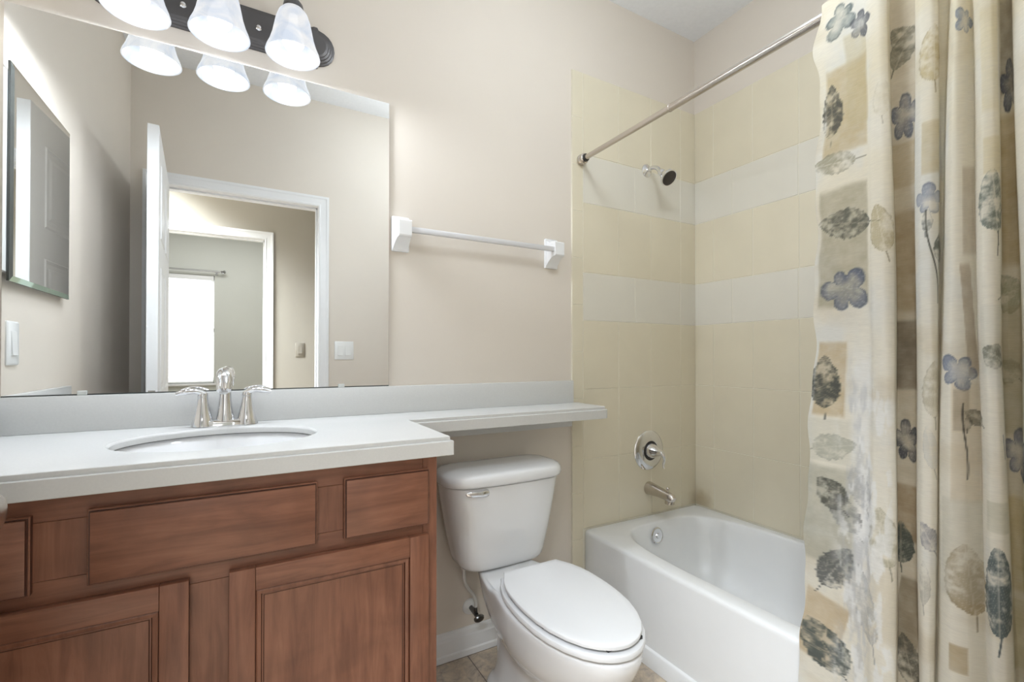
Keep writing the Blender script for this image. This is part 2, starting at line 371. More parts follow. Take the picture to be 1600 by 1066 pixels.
def baseboard(name, poly_pts, y0=None):
    pass
bprof = [(0, 0), (0, 0.018), (0.020, 0.018), (0.024, 0.013), (0.070, 0.013), (0.076, 0.010), (0.090, 0.008), (0.098, 0.004), (0.100, 0)]   # (z, depth)
def board_y(name, x0, x1, y, out):
    bm = NB(); extrude_poly(bm, [(y+out*d, z) for z, d in bprof], 'x', x0, x1); return struct(name, bm, 'trim')
def board_x(name, y0, y1, x, out):
    bm = NB(); extrude_poly(bm, [(x+out*d, z) for z, d in bprof], 'y', y0, y1); return struct(name, bm, 'trim')
board_y('baseboard_back', 0.412, 1.212, 0.0, -1)
board_y('baseboard_front', JR+0.063, 1.262, YB, 1)
board_x('baseboard_left', YB, -0.54, XL, 1)
board_y('baseboard_hall', KR+0.063, HR, YC, 1)
board_y('baseboard_window', BL, BR, YW, 1)

# ---- glazed tile round the bath: every tile a small cushioned block on the grout bed
ZT = 2.361
rows = [(0.37, 0.669), (0.669, 0.975), (0.975, 1.277), (1.277, 1.487), (1.487, 1.792), (1.792, 2.004), (2.004, ZT)]
WHITE = (3, 5)
G = 0.0012
bm = NB()
box(bm, 1.2135, XR, -0.0070, 0, 0.0, ZT-0.0005, mi=2)
def tile(bm, x0, x1, z0, z1, mi): box(bm, x0+G, x1-G, -0.0086, -0.004, z0+G, z1-G, 0.0012, 1, mi)
z = ZT
while z > 0.02:
    tile(bm, 1.2135, 1.272, max(z-0.2035, 0.0), z, 0); z -= 0.2035
for i, (z0, z1) in enumerate(rows):
    if i in WHITE: xs = [1.272, 1.577, 1.882, XR]
    else: xs = [1.272, 1.476, 1.681, 1.886, XR]
    for a, b in zip(xs[:-1], xs[1:]): tile(bm, a, b, z0, z1, 1 if i in WHITE else 0)
struct('wall_tile_back', bm, ['tile', 'tilew', 'grout'])
bm = NB()
box(bm, XR-0.0070, XR, YB, -0.0088, 0.36, ZT-0.0005, mi=2)
def tiley(bm, y0, y1, z0, z1, mi): box(bm, XR-0.0086, XR-0.004, y0+G, y1-G, z0+G, z1-G, 0.0012, 1, mi)
for i, (z0, z1) in enumerate(rows):
    st = 0.305 if i in WHITE else 0.2055
    ys = [-0.0088, -0.22 if i in WHITE else -0.118]
    while ys[-1] > YB: ys.append(max(ys[-1]-st, YB))
    for a, b in zip(ys[:-1], ys[1:]): tiley(bm, b, a, z0, z1, 1 if i in WHITE else 0)
struct('wall_tile_right', bm, ['tile', 'tilew', 'grout'])
bm = NB()
box(bm, 1.2135, XR-0.009, YB, YB+0.0070, 0.0, ZT-0.0005, mi=2)
for i, (z0, z1) in enumerate(rows):
    xs = [1.272, 1.577, 1.882, XR-0.009] if i in WHITE else [1.272, 1.476, 1.681, 1.886, XR-0.009]
    for a, b in zip(xs[:-1], xs[1:]): box(bm, a+G, b-G, YB+0.004, YB+0.0086, z0+G, z1-G, 0.0012, 1, 1 if i in WHITE else 0)
struct('wall_tile_front', bm, ['tile', 'tilew', 'grout'])

# ---- bathroom door, swung open beside the camera
HX, HY, DA, DL = -0.401, -1.566, math.radians(85.6), 0.812
bm = NB(); T2 = 0.0195
box(bm, 0, DL, -T2, T2, 0.012, JT-0.006, 0.0015, 1)
for sy in (-1, 1):
    for x0, x1, z0, z1 in ((0.11, 0.36, 1.62, 1.94), (0.45, 0.70, 1.62, 1.94), (0.11, 0.36, 0.96, 1.50), (0.45, 0.70, 0.96, 1.50), (0.11, 0.36, 0.22, 0.80), (0.45, 0.70, 0.22, 0.80)):
        ring = [[(x, sy*y, z) for x, z in ((x0+o, z0+o), (x1-o, z0+o), (x1-o, z1-o), (x0+o, z1-o))] for o, y in ((0.0, T2+0.0002), (0.006, T2+0.004), (0.018, T2+0.0005), (0.034, T2+0.0005), (0.05, T2+0.0035))]
        loft(bm, ring, cap0=False)
door = struct('door_1', bm, 'trim'); door.location = (HX, HY, 0); door.rotation_euler = (0, 0, DA)
for sy, nm in ((-1, 'near'), (1, 'far')):
    bm = NB(); prof = [(0.033, 0), (0.033, 0.004), (0.026, 0.009), (0.013, 0.013), (0.012, 0.026), (0.020, 0.033), (0.0265, 0.043), (0.027, 0.051), (0.022, 0.059), (0.012, 0.0625), (0.001, 0.063)]
    lathe(bm, [(r, h*(1.0 if sy < 0 else 0.5)) for r, h in prof], 32, '-y', (0, 0, 0))
    if sy > 0: bmesh.ops.rotate(bm, verts=bm.verts, cent=(0, 0, 0), matrix=Matrix.Rotation(PI, 3, 'Z'))
    bmesh.ops.translate(bm, verts=bm.verts, vec=(DL-0.060, sy*T2, 0.925))
    k = _obj0('door_knob', bm, 'nickel', door); k['label'] = 'brushed nickel door knob'
bm = NB(); box(bm, DL-0.001, DL+0.0012, -0.012, 0.012, 0.87, 0.98, 0.0005, 1); _obj0('latch_plate', bm, 'nickel', door)
bm = NB()
for z in (0.25, 1.05, 1.86): box(bm, -0.004, 0.004, T2-0.002, T2+0.009, z-0.045, z+0.045, 0.001, 1)
_obj0('hinge', bm, 'metalgrey', door)

# ---- window in the room across the hall, blind and curtain rod
bm = NB()
for a in ((WX0, WX0+0.04, WZ0, WZ1), (WX1-0.04, WX1, WZ0, WZ1), (WX0, WX1, WZ0, WZ0+0.04), (WX0, WX1, WZ1-0.04, WZ1), (WX0, WX1, 1.42, 1.46)): box(bm, a[0], a[1], YW-0.10, YW-0.07, a[2], a[3], 0.002, 1)
win = struct('window_1', bm, 'trim')
bm = NB(); box(bm, WX0+0.03, WX1-0.03, YW-0.089, YW-0.085, WZ0+0.03, WZ1-0.03); obj('window_pane', bm, 'sky', win, smooth=False)
bm = NB(); box(bm, WX0-0.02, WX1+0.02, YW-0.06, YW+0.025, WZ0-0.025, WZ0, 0.003); obj('window_sill', bm, 'trim', win)
bl = thing('window_blind', 'white horizontal slat blind glowing in the far window seen in the mirror', 'blind', ((WX0+WX1)/2, YW-0.02, WZ0+0.01))
bm = NB(); box(bm, WX0+0.006, WX1-0.006, YW-0.05, YW-0.004, WZ1-0.055, WZ1-0.002, 0.003); obj('headrail', bm, 'plastic', bl)
bm = NB(); z = WZ0+0.045
while z < WZ1-0.06:
    t = NB(); box(t, WX0+0.008, WX1-0.008, -0.024, 0.024, -0.0012, 0.0012); merge(bm, t, Matrix.Translation((0, YW-0.03, z)) @ Matrix.Rotation(math.radians(62), 4, 'X')); z += 0.040
obj('slats', bm, 'blind', bl, smooth=False)
bm = NB(); box(bm, WX0+0.008, WX1-0.008, YW-0.045, YW-0.015, WZ0+0.004, WZ0+0.022, 0.003); obj('bottom_rail', bm, 'plastic', bl)
rd = thing('curtain_rod', 'thin nickel curtain rod with finial above the far window blind', 'curtain rod', (-0.8, YW+0.06, 2.135))
bm = NB(); tube(bm, [(-1.36, YW+0.06, 2.135), (-0.29, YW+0.06, 2.135)], 0.010, 10, 0); obj('rod', bm, 'metalgrey', rd)
for x, s in ((-0.285, 1), (-1.365, -1)):
    bm = NB(); lathe(bm, [(0.010, 0), (0.016, 0.006), (0.010, 0.014), (0.018, 0.024), (0.023, 0.034), (0.018, 0.046), (0.002, 0.052)], 16, Vector((s, 0, 0)), (x, YW+0.06, 2.135)); obj('finial', bm, 'metalgrey', rd)
for x in (-0.33, -1.31):
    bm = NB(); box(bm, x-0.012, x+0.012, YW, YW+0.004, 2.10, 2.155, 0.001, 1); box(bm, x-0.005, x+0.005, YW+0.003, YW+0.058, 2.118, 2.126, 0.001, 1); obj('bracket', bm, 'metalgrey', rd)

# ================================================================== switches
def plate(name, label, c, nrm, gangs, m, lab2=None):
    """rocker switch plate; nrm 'x' faces +x, 'y' faces +y"""
    t = thing(name, label, 'light switch', c)
    w = 0.072+0.046*(gangs-1); h = 0.118
    def put(bm):
        if nrm == 'x': bmesh.ops.rotate(bm, verts=bm.verts, cent=(0, 0, 0), matrix=Matrix.Rotation(-PI/2, 3, 'Z'))
        return bm
    def ob(n, bm): return _obj0(n, put(bm), m, t)
    bm = NB(); loft(bm, [[(x, y, z) for x, z, _ in rrect(0, 0, w/2-i, h/2-i, 0.004, 0, 3)] for i, y in ((0, 0), (0, 0.003), (0.003, 0.0055))]); ob('cover_plate', bm)
    for g in range(gangs):
        cx = (g-(gangs-1)/2)*0.046
        bm = NB(); loft(bm, [[(cx-0.0165, 0.005, -0.033), (cx+0.0165, 0.005, -0.033), (cx+0.0165, 0.005, 0.033), (cx-0.0165, 0.005, 0.033)], [(cx-0.016, 0.0095, -0.032), (cx+0.016, 0.0095, -0.032), (cx+0.016, 0.0062, 0.032), (cx-0.016, 0.0062, 0.032)]]); bevel_all(bm, 0.0008, 1); ob('rocker', bm)
    return t
plate('switch_plate', 'white single rocker plate on left wall below the medicine cabinet', (XL, -0.135, 1.153), 'x', 1, 'plastic')
plate('switch_plate', 'white double rocker switch on bathroom wall beside the door casing', (0.545, YB, 1.158), 'y', 2, 'plastic')
plate('switch_plate', 'taupe painted switch on the hall wall seen through the doorway', (0.383, YC, 1.176), 'y', 1, 'taupeplate')

# ================================================================== mirror, medicine cabinet
mr = thing('wall_mirror', 'large frameless wall mirror above the vanity backsplash', 'mirror', (-0.05, 0, 1.017))
bm = NB(); box(bm, -0.529, 0.4255, -0.0075, -0.002, 1.0185, 1.999)
for f in bm.faces: f.material_index = 0 if f.normal.y < -0.9 else 1
bm.normal_update()
for f in bm.faces: f.material_index = 0 if f.normal.y < -0.9 else 1
obj('glass', bm, ['mirror', 'mirroredge'], mr, smooth=False)
bm = NB(); box(bm, -0.52, 0.417, -0.002, 0.0, 1.025, 1.99); obj('backing', bm, 'mirroredge', mr, smooth=False)
bm = NB(); box(bm, -0.529, 0.4255, -0.0085, -0.001, 1.0165, 1.0195); obj('bottom_channel', bm, 'mirroredge', mr, smooth=False)
for x in (-0.377, 0.269):
    bm = NB(); box(bm, x-0.010, x+0.010, -0.0115, -0.0086, 1.0165, 1.028, 0.001, 1); c = obj('mirror_clip', bm, 'clip', mr); c['label'] = 'clear plastic mirror clip'
mc = thing('medicine_cabinet', 'mirrored medicine cabinet hanging on the left wall, seen in the large mirror', 'cabinet', (XL, -0.29, 1.31))
bm = NB(); box(bm, XL, XL+0.014, -0.515, -0.035, 1.335, 1.85, 0.001, 1); obj('body', bm, 'plastic', mc)
bm = NB(); box(bm, XL+0.0145, XL+0.0195, -0.518, -0.058, 1.312, 1.878); dr = obj('mirror_door', bm, 'mirroredge', mc, smooth=False)
x0 = XL+0.0197
bm = NB(); loft(bm, [[(x, -y, z) for x, y, z in ((x0, 0.058, 1.312), (x0, 0.518, 1.312), (x0, 0.518, 1.878), (x0, 0.058, 1.878))], [(x0+0.003, -y, z) for y, z in ((0.072, 1.326), (0.504, 1.326), (0.504, 1.864), (0.072, 1.864))]])
for f in bm.faces:
    c = f.calc_center_median()
    f.material_index = 1 if c.z < 1.33 and abs(f.calc_area()) < 0.02 else (2 if c.y > -0.08 else 0)
obj('bevelled_mirror', bm, ['mirror', 'greenglass', 'mirroredge'], dr, smooth=False)

# ================================================================== vanity cabinet
CX0, CX1, CF, CTZ = XL, 0.408, -0.530, 0.876
vc = thing('vanity_cabinet', 'stained brown wooden vanity cabinet under the white counter', 'cabinet', (-0.07, -0.26, 0))
bm = NB()
box(bm, CX1-0.018, CX1, CF+0.019, -0.001, 0.0, CTZ, mi=0); box(bm, CX0, CX0+0.018, CF+0.019, -0.001, 0.0, CTZ, mi=0); box(bm, CX0+0.018, CX1-0.018, CF+0.019, -0.001, 0.10, 0.118, mi=0)
box(bm, CX0+0.018, CX1-0.018, -0.010, -0.001, 0.118, CTZ, mi=0)
obj('carcass', bm, 'wood_v', vc, smooth=False)
bm = NB()                                     # face frame: stiles upright grain, rails level grain
for x0, x1, z0, z1 in ((CX0, CX0+0.045, 0.10, CTZ), (CX1-0.036, CX1, 0.0, CTZ), (-0.108, -0.022, 0.1355, 0.6755)): box(bm, x0, x1, CF, CF+0.019, z0, z1, 0.0006, 1, 0)
for x0, x1 in ((-0.335, -0.232), (0.120, 0.200)): box(bm, x0, x1, CF, CF+0.019, 0.7305, 0.8315, 0.0006, 1, 0)
for z0, z1 in ((0.832, CTZ), (0.676, 0.730), (0.10, 0.135)):
    box(bm, CX0+0.0455, CX1-0.0365, CF+0.0001, CF+0.0189, z0, z1, 0.0006, 1, 1)
obj('face_frame', bm, ['wood_v', 'wood_h'], vc)
bm = NB(); box(bm, CX0+0.018, CX1-0.037, CF+0.07, CF+0.085, 0.0, 0.10); obj('toe_kick', bm, 'wood_h', vc, smooth=False)
def slab_front(name, x0, x1, z0, z1):
    bm = NB(); e = 0.0045
    box(bm, x0, x1, CF-0.013, CF-0.0003, z0, z1, 0.0012, 1, 0)
    box(bm, x0+e*0.55, x1-e*0.55, CF-0.0145, CF-0.013, z0+e*0.55, z1-e*0.55, 0, 1, 1)
    box(bm, x0+e, x1-e, CF-0.019, CF-0.0144, z0+e, z1-e, 0.0014, 2, 0)
    bm.normal_update()
    for f in bm.faces:
        if abs(f.normal.x) > 0.9: f.material_index = 1
    return obj(name, bm, ['wood_h', 'glaze'], vc)
slab_front('drawer_front', -0.525, -0.318, 0.7125, 0.847)
slab_front('false_front', -0.245, 0.1325, 0.7125, 0.847)
slab_front('drawer_front', 0.187, 0.384, 0.7125, 0.847)
def panel_door(x0, x1, z0, z1):
    w = 0.046; y0, y1 = CF-0.019, CF-0.0003
    bm = NB()
    for a, b in ((x0, x0+w), (x1-w, x1)): box(bm, a, b, y0, y1, z0, z1, 0.0015, 2, 0)
    for a, b in ((z0, z0+w), (z1-w, z1)): box(bm, x0+w+0.0003, x1-w-0.0003, y0+0.0001, y1, a, b, 0.0015, 2, 1)
    bm.normal_update()
    for f in bm.faces:
        c = f.calc_center_median()
        if abs(f.normal.x) > 0.9 and (c.x < x0+0.001 or c.x > x1-0.001): f.material_index = 2
    d = obj('cabinet_door', bm, ['wood_v', 'wood_h', 'glaze'], vc)
    bm = NB(); i0, i1, j0, j1 = x0+w, x1-w, z0+w, z1-w
    rings = [[(x, y, z) for x, z in ((i0+o, j0+o), (i1-o, j0+o), (i1-o, j1-o), (i0+o, j1-o))] for o, y in ((0, y0+0.002), (0.0018, y0+0.0045), (0.004, y0+0.0035), (0.0105, y0+0.005), (0.0125, y0+0.0085), (0.0145, y0+0.0085), (0.0165, y0+0.0095))]
    loft(bm, rings, False, False)
    for k, f in enumerate(bm.faces): f.material_index = 1 if k//4 in (0, 3, 5) else 0
    obj('panel_moulding', bm, ['wood_v', 'glaze'], d, smooth=False)
    bm = NB(); box(bm, i0-0.004, i1+0.004, y0+0.0095, y0+0.0155, j0-0.004, j1+0.004); obj('door_panel', bm, 'wood_v', d, smooth=False)
panel_door(-0.520, -0.0955, 0.125, 0.690)
panel_door(-0.0305, 0.3815, 0.125, 0.690)

# ================================================================== counter with sink opening
BX, BY = 1.242, -0.215
ct = thing('countertop', 'white solid surface vanity top running on as a shelf above the toilet', 'countertop', (-0.05, -0.28, CTZ))
def lpoly(i):
    """outline of the L-shaped top, inset by i from its exposed edges"""
    pts = [(XL+0.0005, -0.0005), (1.2125, -0.0005), (1.2125, -0.0092), (BX-i, -0.0092)]
    r = 0.024-i*0.5
    for k in range(7):
        a = -PI/2*k/6; pts.append((BX-i-r+r*math.cos(a), BY+i+r+r*math.sin(a)))
    pts += [(0.442-i, BY+i), (0.442-i, -0.557+i), (XL+0.0005, -0.557+i)]
    return pts
bm = NB(); loft(bm, [[(x, y, z) for x, y in lpoly(i)] for i, z in ((0.0015, CTZ), (0, CTZ+0.0015), (0, 0.9095), (0.0008, 0.9108), (0.0030, 0.9112), (0.0062, 0.9112), (0.0070, 0.9118), (0.0070, 0.9205), (0.0078, 0.9216), (0.0092, 0.9220))])
slab = obj('slab', bm, 'counter', ct, ang=25)
SX, SY, SA, SB = -0.054, -0.288, 0.212, 0.172
bm = NB(); loft(bm, [[(SX+(SA+o)*math.cos(a), SY+(SB+o)*math.sin(a), z) for a in [2*PI*i/96 for i in range(96)]] for o, z in ((0.030, 0.80), (0.030, 0.9045), (0.0002, 0.9045), (0, 0.9165), (0.0015, 0.9195), (0.0045, 0.9216), (0.007, 0.930))])
cut = obj('cutter', bm, 'counter', None); cut.location = -wloc(ct)*0
slab_w = wloc(ct); cut.location = (0, 0, 0)
bpy.context.view_layer.update()
boolean(slab, cut)
slab.data.polygons.foreach_set('use_smooth', [True]*len(slab.data.polygons)); slab.data.set_sharp_from_angle(angle=math.radians(25))
bm = NB(); box(bm, XL+0.0005, 1.2125, -0.0195, -0.0003, 0.9222, 1.016, 0.0015, 2); obj('backsplash', bm, 'counter', ct)
bm = NB(); box(bm, XL+0.0003, XL+0.0195, -0.556, -0.0198, 0.9222, 1.016, 0.0015, 2); obj('side_splash', bm, 'counter', ct)
bm = NB(); box(bm, CX1+0.001, 1.205, -0.0195, -0.0003, 0.822, CTZ-0.0002, 0.001, 1); tag(obj('support_strip', bm, 'counter'), 'white support strip on the wall under the shelf above the toilet', 'support strip')
# sink bowl below the opening
sk = thing('sink', 'oval white undermount basin set in the vanity top', 'sink', (SX, SY, 0.79))
bm = NB(); N = 72
def ell(o, z, k=1.0): return [(SX+(SA+o)*k*math.cos(2*PI*i/N), SY+(SB+o)*k*math.sin(2*PI*i/N), z) for i in range(N)]
inn = [ell(0.006, 0.9040), ell(0.005, 0.8995), ell(-0.004, 0.8875), ell(-0.018, 0.8675), ell(-0.040, 0.8435), ell(-0.070, 0.8225), ell(-0.105, 0.8085), ell(0, 0.8015, 0.14)]
outr = [ell(0, 0.7895, 0.16), ell(-0.085, 0.7975), ell(-0.050, 0.8125), ell(-0.020, 0.8395), ell(0.006, 0.8745), ell(0.022, 0.8955), ell(0.022, 0.9040)]
loft(bm, inn+outr, False, False); N0 = N
vs = [v for v in bm.verts]; bm.verts.ensure_lookup_table()
a0 = bm.verts[:N]; b0 = bm.verts[-N:]
for i in range(N): bm.faces.new((a0[i], a0[(i+1) % N], b0[(i+1) % N], b0[i]))
obj('bowl', bm, 'porcelain', sk)
bm = NB(); loft(bm, [ell(0.0060, 0.9046), ell(-0.0010, 0.9046), ell(-0.0010, 0.9026), ell(0.0035, 0.9026)], False, False); c = obj('seam', bm, 'seam_shade', sk); c['label'] = 'thin dark seam under the counter edge'  # dark ring drawn in place of the shaded gap under the counter
bm = NB(); lathe(bm, [(0.031, 0.0), (0.031, 0.004), (0.027, 0.006), (0.022, 0.004), (0.021, 0.001), (0.018, 0.004), (0.002, 0.006)], 28, 'z', (SX, SY, 0.801)); d = obj('drain', bm, 'chrome', sk); d['label'] = 'chrome sink drain'

# ================================================================== basin faucet
FX, FY, FZ = -0.055, -0.068, 0.9222
fc = thing('faucet', 'chrome two handle faucet standing behind the oval sink', 'faucet', (FX, FY, FZ))
bm = NB(); loft(bm, [[(FX+(0.078-i)*math.copysign(abs(math.cos(a))**0.75, math.cos(a)), FY+(0.024-i)*math.copysign(abs(math.sin(a))**0.9, math.sin(a)), FZ+z) for a in [2*PI*k/48 for k in range(48)]] for i, z in ((0, 0), (0, 0.010), (0.003, 0.016), (0.009, 0.019))]); obj('base_plate', bm, 'chrome', fc)
bm = NB()
lathe(bm, [(0.024, 0.014), (0.0225, 0.022), (0.0185, 0.045), (0.016, 0.070), (0.0150, 0.088)], 28, 'z', (FX, FY, FZ), cap1=False)
tube(bm, [(FX, FY, FZ+0.080), (FX, FY, FZ+0.110), (FX, FY-0.012, FZ+0.135), (FX, FY-0.045, FZ+0.147), (FX, FY-0.080, FZ+0.134), (FX, FY-0.100, FZ+0.104)], [0.0150, 0.0150, 0.0165, 0.0190, 0.0195, 0.0165], 20, 8)
obj('spout', bm, 'chrome', fc)
bm = NB(); lathe(bm, [(0.0105, 0), (0.0105, 0.006)], 20, Vector((0, -0.55, -0.83)), (FX, FY-0.0995, FZ+0.105)); obj('aerator', bm, 'chrome', fc)
for s in (-1, 1):
    hx = FX+s*0.0535
    bm = NB(); lathe(bm, [(0.0285, 0.0), (0.0275, 0.006), (0.0235, 0.020), (0.0185, 0.042), (0.0145, 0.064), (0.0128, 0.076), (0.0128, 0.080)], 28, 'z', (hx, FY, FZ+0.002)); hd = obj('handle', bm, 'chrome', fc)
    bm = NB(); lathe(bm, [(0.0128, 0.081), (0.0132, 0.085), (0.0115, 0.092), (0.006, 0.096), (0.001, 0.097)], 24, 'z', (hx, FY, FZ+0.001))
    tube(bm, [(hx-s*0.004, FY, FZ+0.090), (hx+s*0.016, FY-0.002, FZ+0.0985), (hx+s*0.040, FY-0.005, FZ+0.0975), (hx+s*0.062, FY-0.008, FZ+0.0930)], [0.0085, 0.0075, 0.0085, 0.0055], 14, 6, 1.3)
    obj('lever', bm, 'chrome', hd)
bm = NB(); lathe(bm, [(0.003, 0.012), (0.003, 0.055), (0.006, 0.060), (0.006, 0.068), (0.001, 0.070)], 14, 'z', (FX, FY+0.034, FZ-0.012)); obj('pop_up_rod', bm, 'chrome', fc)

# ================================================================== vanity light
VX, VZ = -0.07, 2.118
vl = thing('vanity_light', 'dark bronze bar wall lamp with three lit bell glass shades above the mirror', 'lamp', (VX, 0, VZ))
def bar_outline(i):
    """long plate with shouldered round ends"""
    hl, hh, re = 0.262-i*0.2, 0.062-i, 0.060-i; out = []
    for s in (1, -1):
        pts = [(hl-0.018, hh), (hl-0.010, hh+0.004), (hl, hh+0.004), (hl+0.004, hh-0.004)]
        pts += [(hl+0.004+(0.049-i)*math.cos(a), (hh-0.006)*math.sin(a)) for a in [math.radians(d) for d in (70, 52, 35, 18, 0, -18, -35, -52, -70)]]
        pts += [(hl+0.004, -hh+0.004), (hl, -hh-0.004), (hl-0.010, -hh-0.004), (hl-0.018, -hh)]
        out += [(VX+s*x, VZ+s*z) for x, z in pts]
    return out
bm = NB(); loft(bm, [[(x, -d, z) for x, z in bar_outline(i)] for i, d in ((0, 0.0003), (0, 0.006), (0.005, 0.008), (0.006, 0.012), (0.011, 0.014), (0.012, 0.018), (0.017, 0.020), (0.018, 0.023), (0.024, 0.025))]); obj('back_plate', bm, 'bronze', vl, smooth=False)
for x in (-0.163, 0.025):
    bm = NB(); lathe(bm, [(0.009, 0), (0.009, 0.004), (0.006, 0.008), (0.001, 0.0095)], 18, '-y', (x, -0.025, VZ-0.006)); b = obj('mounting_nut', bm, 'chrome', vl); b['label'] = 'bright mounting nut'
for x in (-0.252, -0.070, 0.1125):
    vanity_bulb_light(x)
    bm = NB(); tube(bm, [(x, -0.024, VZ+0.01), (x, -0.050, VZ+0.045), (x, -0.085, VZ+0.105), (x, -0.113, VZ+0.108), (x, -0.125, VZ+0.075), (x, -0.125, VZ+0.044)], 0.0065, 12, 8); lathe(bm, [(0.020, 0), (0.018, 0.006), (0.009, 0.010)], 20, '-y', (x, -0.0252, VZ+0.01)); obj('arm', bm, 'bronze', vl)
    bm = NB(); lathe(bm, [(0.0285, 0.124), (0.0290, 0.134), (0.0260, 0.150), (0.0185, 0.160), (0.0085, 0.166), (0.006, 0.172)], 28, 'z', (x, -0.125, 2.0)); obj('socket_cap', bm, 'bronze', vl)
    prof = [(0.0735, 0.0), (0.0700, 0.012), (0.0625, 0.030), (0.0560, 0.052), (0.0515, 0.075), (0.0465, 0.100), (0.0390, 0.122), (0.0275, 0.136)]
    bm = NB(); lathe(bm, prof+[(r-0.0035, h-0.002 if h > 0.1 else h) for r, h in prof[::-1]]+[(0.0735, 0.0)], 40, 'z', (x, -0.125, 2.0), False, False)
    bmesh.ops.remove_doubles(bm, verts=bm.verts, dist=0.00005); sh = obj('lamp_shade', bm, 'shade', vl)
    bm = NB(); lathe(bm, [(0.012, 0.118), (0.013, 0.090), (0.022, 0.070), (0.029, 0.048), (0.029, 0.034), (0.021, 0.021), (0.008, 0.015), (0.001, 0.014)], 24, 'z', (x, -0.125, 2.0)); bb = obj('bulb', bm, 'bulb', sh); bb['label'] = 'lit white bulb'

# housings made up for the two added fill lights; the mirror does not show them
for lab, x, y, z, hx, hy in (('added boxed fill lamp, unseen, over the hall outside the bathroom door', -0.85, -2.15, 2.625, 0.33, 0.28), ('added boxed fill lamp, unseen, in the room with the blind', -0.3, -3.8, 2.705, 0.62, 0.62)):
    hl_ = thing('added_fill_lamp', lab, 'lamp', (x, y, ZC))
    bm = NB(); box(bm, x-hx, x+hx, y-hy, y+hy, z, ZC-0.0005, 0.004); obj('housing', bm, 'trim', hl_)
# globe added as fill light a little below the bathroom ceiling, above the frame
GX, GY, GZ = 0.92, -0.90, 2.34
cl = thing('added_fill_lamp', 'added white globe on a short stem, unseen fill light under the bathroom ceiling', 'lamp', (GX, GY, ZC))
bm = NB(); lathe(bm, [(0.065, 0), (0.065, 0.012), (0.05, 0.022), (0.012, 0.026), (0.010, 0.03), (0.010, ZC-GZ-0.105)], 32, '-z', (GX, GY, ZC-0.0003)); obj('stem', bm, 'nickel', cl)
bm = NB(); bmesh.ops.create_uvsphere(bm, u_segments=36, v_segments=20, radius=0.11); bmesh.ops.translate(bm, verts=bm.verts, vec=(GX, GY, GZ)); obj('globe', bm, 'fill_globe', cl)

# ================================================================== towel bar
tb = thing('towel_bar', 'white ceramic towel bar on the wall right of the mirror', 'towel bar', (0.785, 0, 1.548))
for x in (0.466, 1.105):
    bm = NB()
    loft(bm, [[(px, -d, pz) for px, pz, _ in rrect(x, 1.548, 0.031-i, 0.061-i, 0.004, 0, 3)] for d, i in ((0.0003, 0), (0.008, 0), (0.010, 0.0015))])
    poly = [(-0.009, 1.600), (-0.030, 1.590), (-0.066, 1.586), (-0.070, 1.582), (-0.070, 1.534), (-0.067, 1.530)]
    for k in range(9):
        a = k/8; poly.append((-0.066+0.057*a, 1.529-0.036*a**1.9))
    t = NB(); extrude_poly(t, poly, 'x', x-0.023, x+0.023)
    for v in t.verts:                      # waisted towards the front
        f = min(1, max(0, (-v.co.y-0.009)/0.06)); v.co.x = x+(v.co.x-x)*(1.2-0.25*f)
    bevel_all(t, 0.002, 2, 40); merge(bm, t); obj('bracket', bm, 'ceramic', tb)
bm = NB(); box(bm, 0.478, 1.092, -0.065, -0.047, 1.547, 1.565, 0.002, 2); b = obj('bar', bm, 'acrylic', tb); b['label'] = 'frosted grey square bar'
# ================================================================== toilet
TX = 0.800
tl = thing('toilet', 'white two piece toilet with closed lid between vanity and bath', 'toilet', (TX, -0.42, 0))
TC = 0.797
def tank_ring(hx, y0, y1, z, r, bow, n=9):
    """rounded-rectangle outline whose front face bows out"""
    pts = rrect(TC, (y0+y1)/2, hx, (y0-y1)/2, r, z, n)
    ym = (y0+y1)/2; out = []
    for x, y, zz in pts:
        if y < ym: y -= bow*max(0, 1-((x-TC)/hx)**2)*min(1, (ym-y)/((y0-y1)/2))
        out.append((x, y, zz))
    return out
def dense(ring):
    out = []
    n = len(ring)
    for i in range(n):
        a, b = ring[i], ring[(i+1) % n]; d = math.dist(a, b); k = max(1, min(14, int(d/0.03)))
        for j in range(k): out.append(tuple(a[q]+(b[q]-a[q])*j/k for q in range(3)))
    return out
def tank_loft(bm, specs):
    """all rings share one resampling so that the front bow is smooth"""
    base = []
    rings = []
    for hx, y0, y1, z, r, bow in specs:
        pts = []
        ym, hy = (y0+y1)/2, (y0-y1)/2
        for qx, qy, a0 in ((1, 1, 0), (-1, 1, PI/2), (-1, -1, PI), (1, -1, 1.5*PI)):
            for k in range(9):
                a = a0+PI/2*k/8; pts.append((TC+qx*(hx-r)+r*math.cos(a), ym+qy*(hy-r)+r*math.sin(a)))
            c = pts[-1]                      # straight run to the next corner, split into 10
            nx = {(1, 1): (TC-(hx-r), ym+hy), (-1, 1): (TC-hx, ym-(hy-r)), (-1, -1): (TC+(hx-r), ym-hy), (1, -1): (TC+hx, ym+(hy-r))}[(qx, qy)]
            for k in range(1, 10): pts.append((c[0]+(nx[0]-c[0])*k/10, c[1]+(nx[1]-c[1])*k/10))
        rings.append([(x, y-(bow*max(0, 1-((x-TC)/hx)**2) if y < ym else 0), z) for x, y in pts])
    loft(bm, rings)
bm = NB()
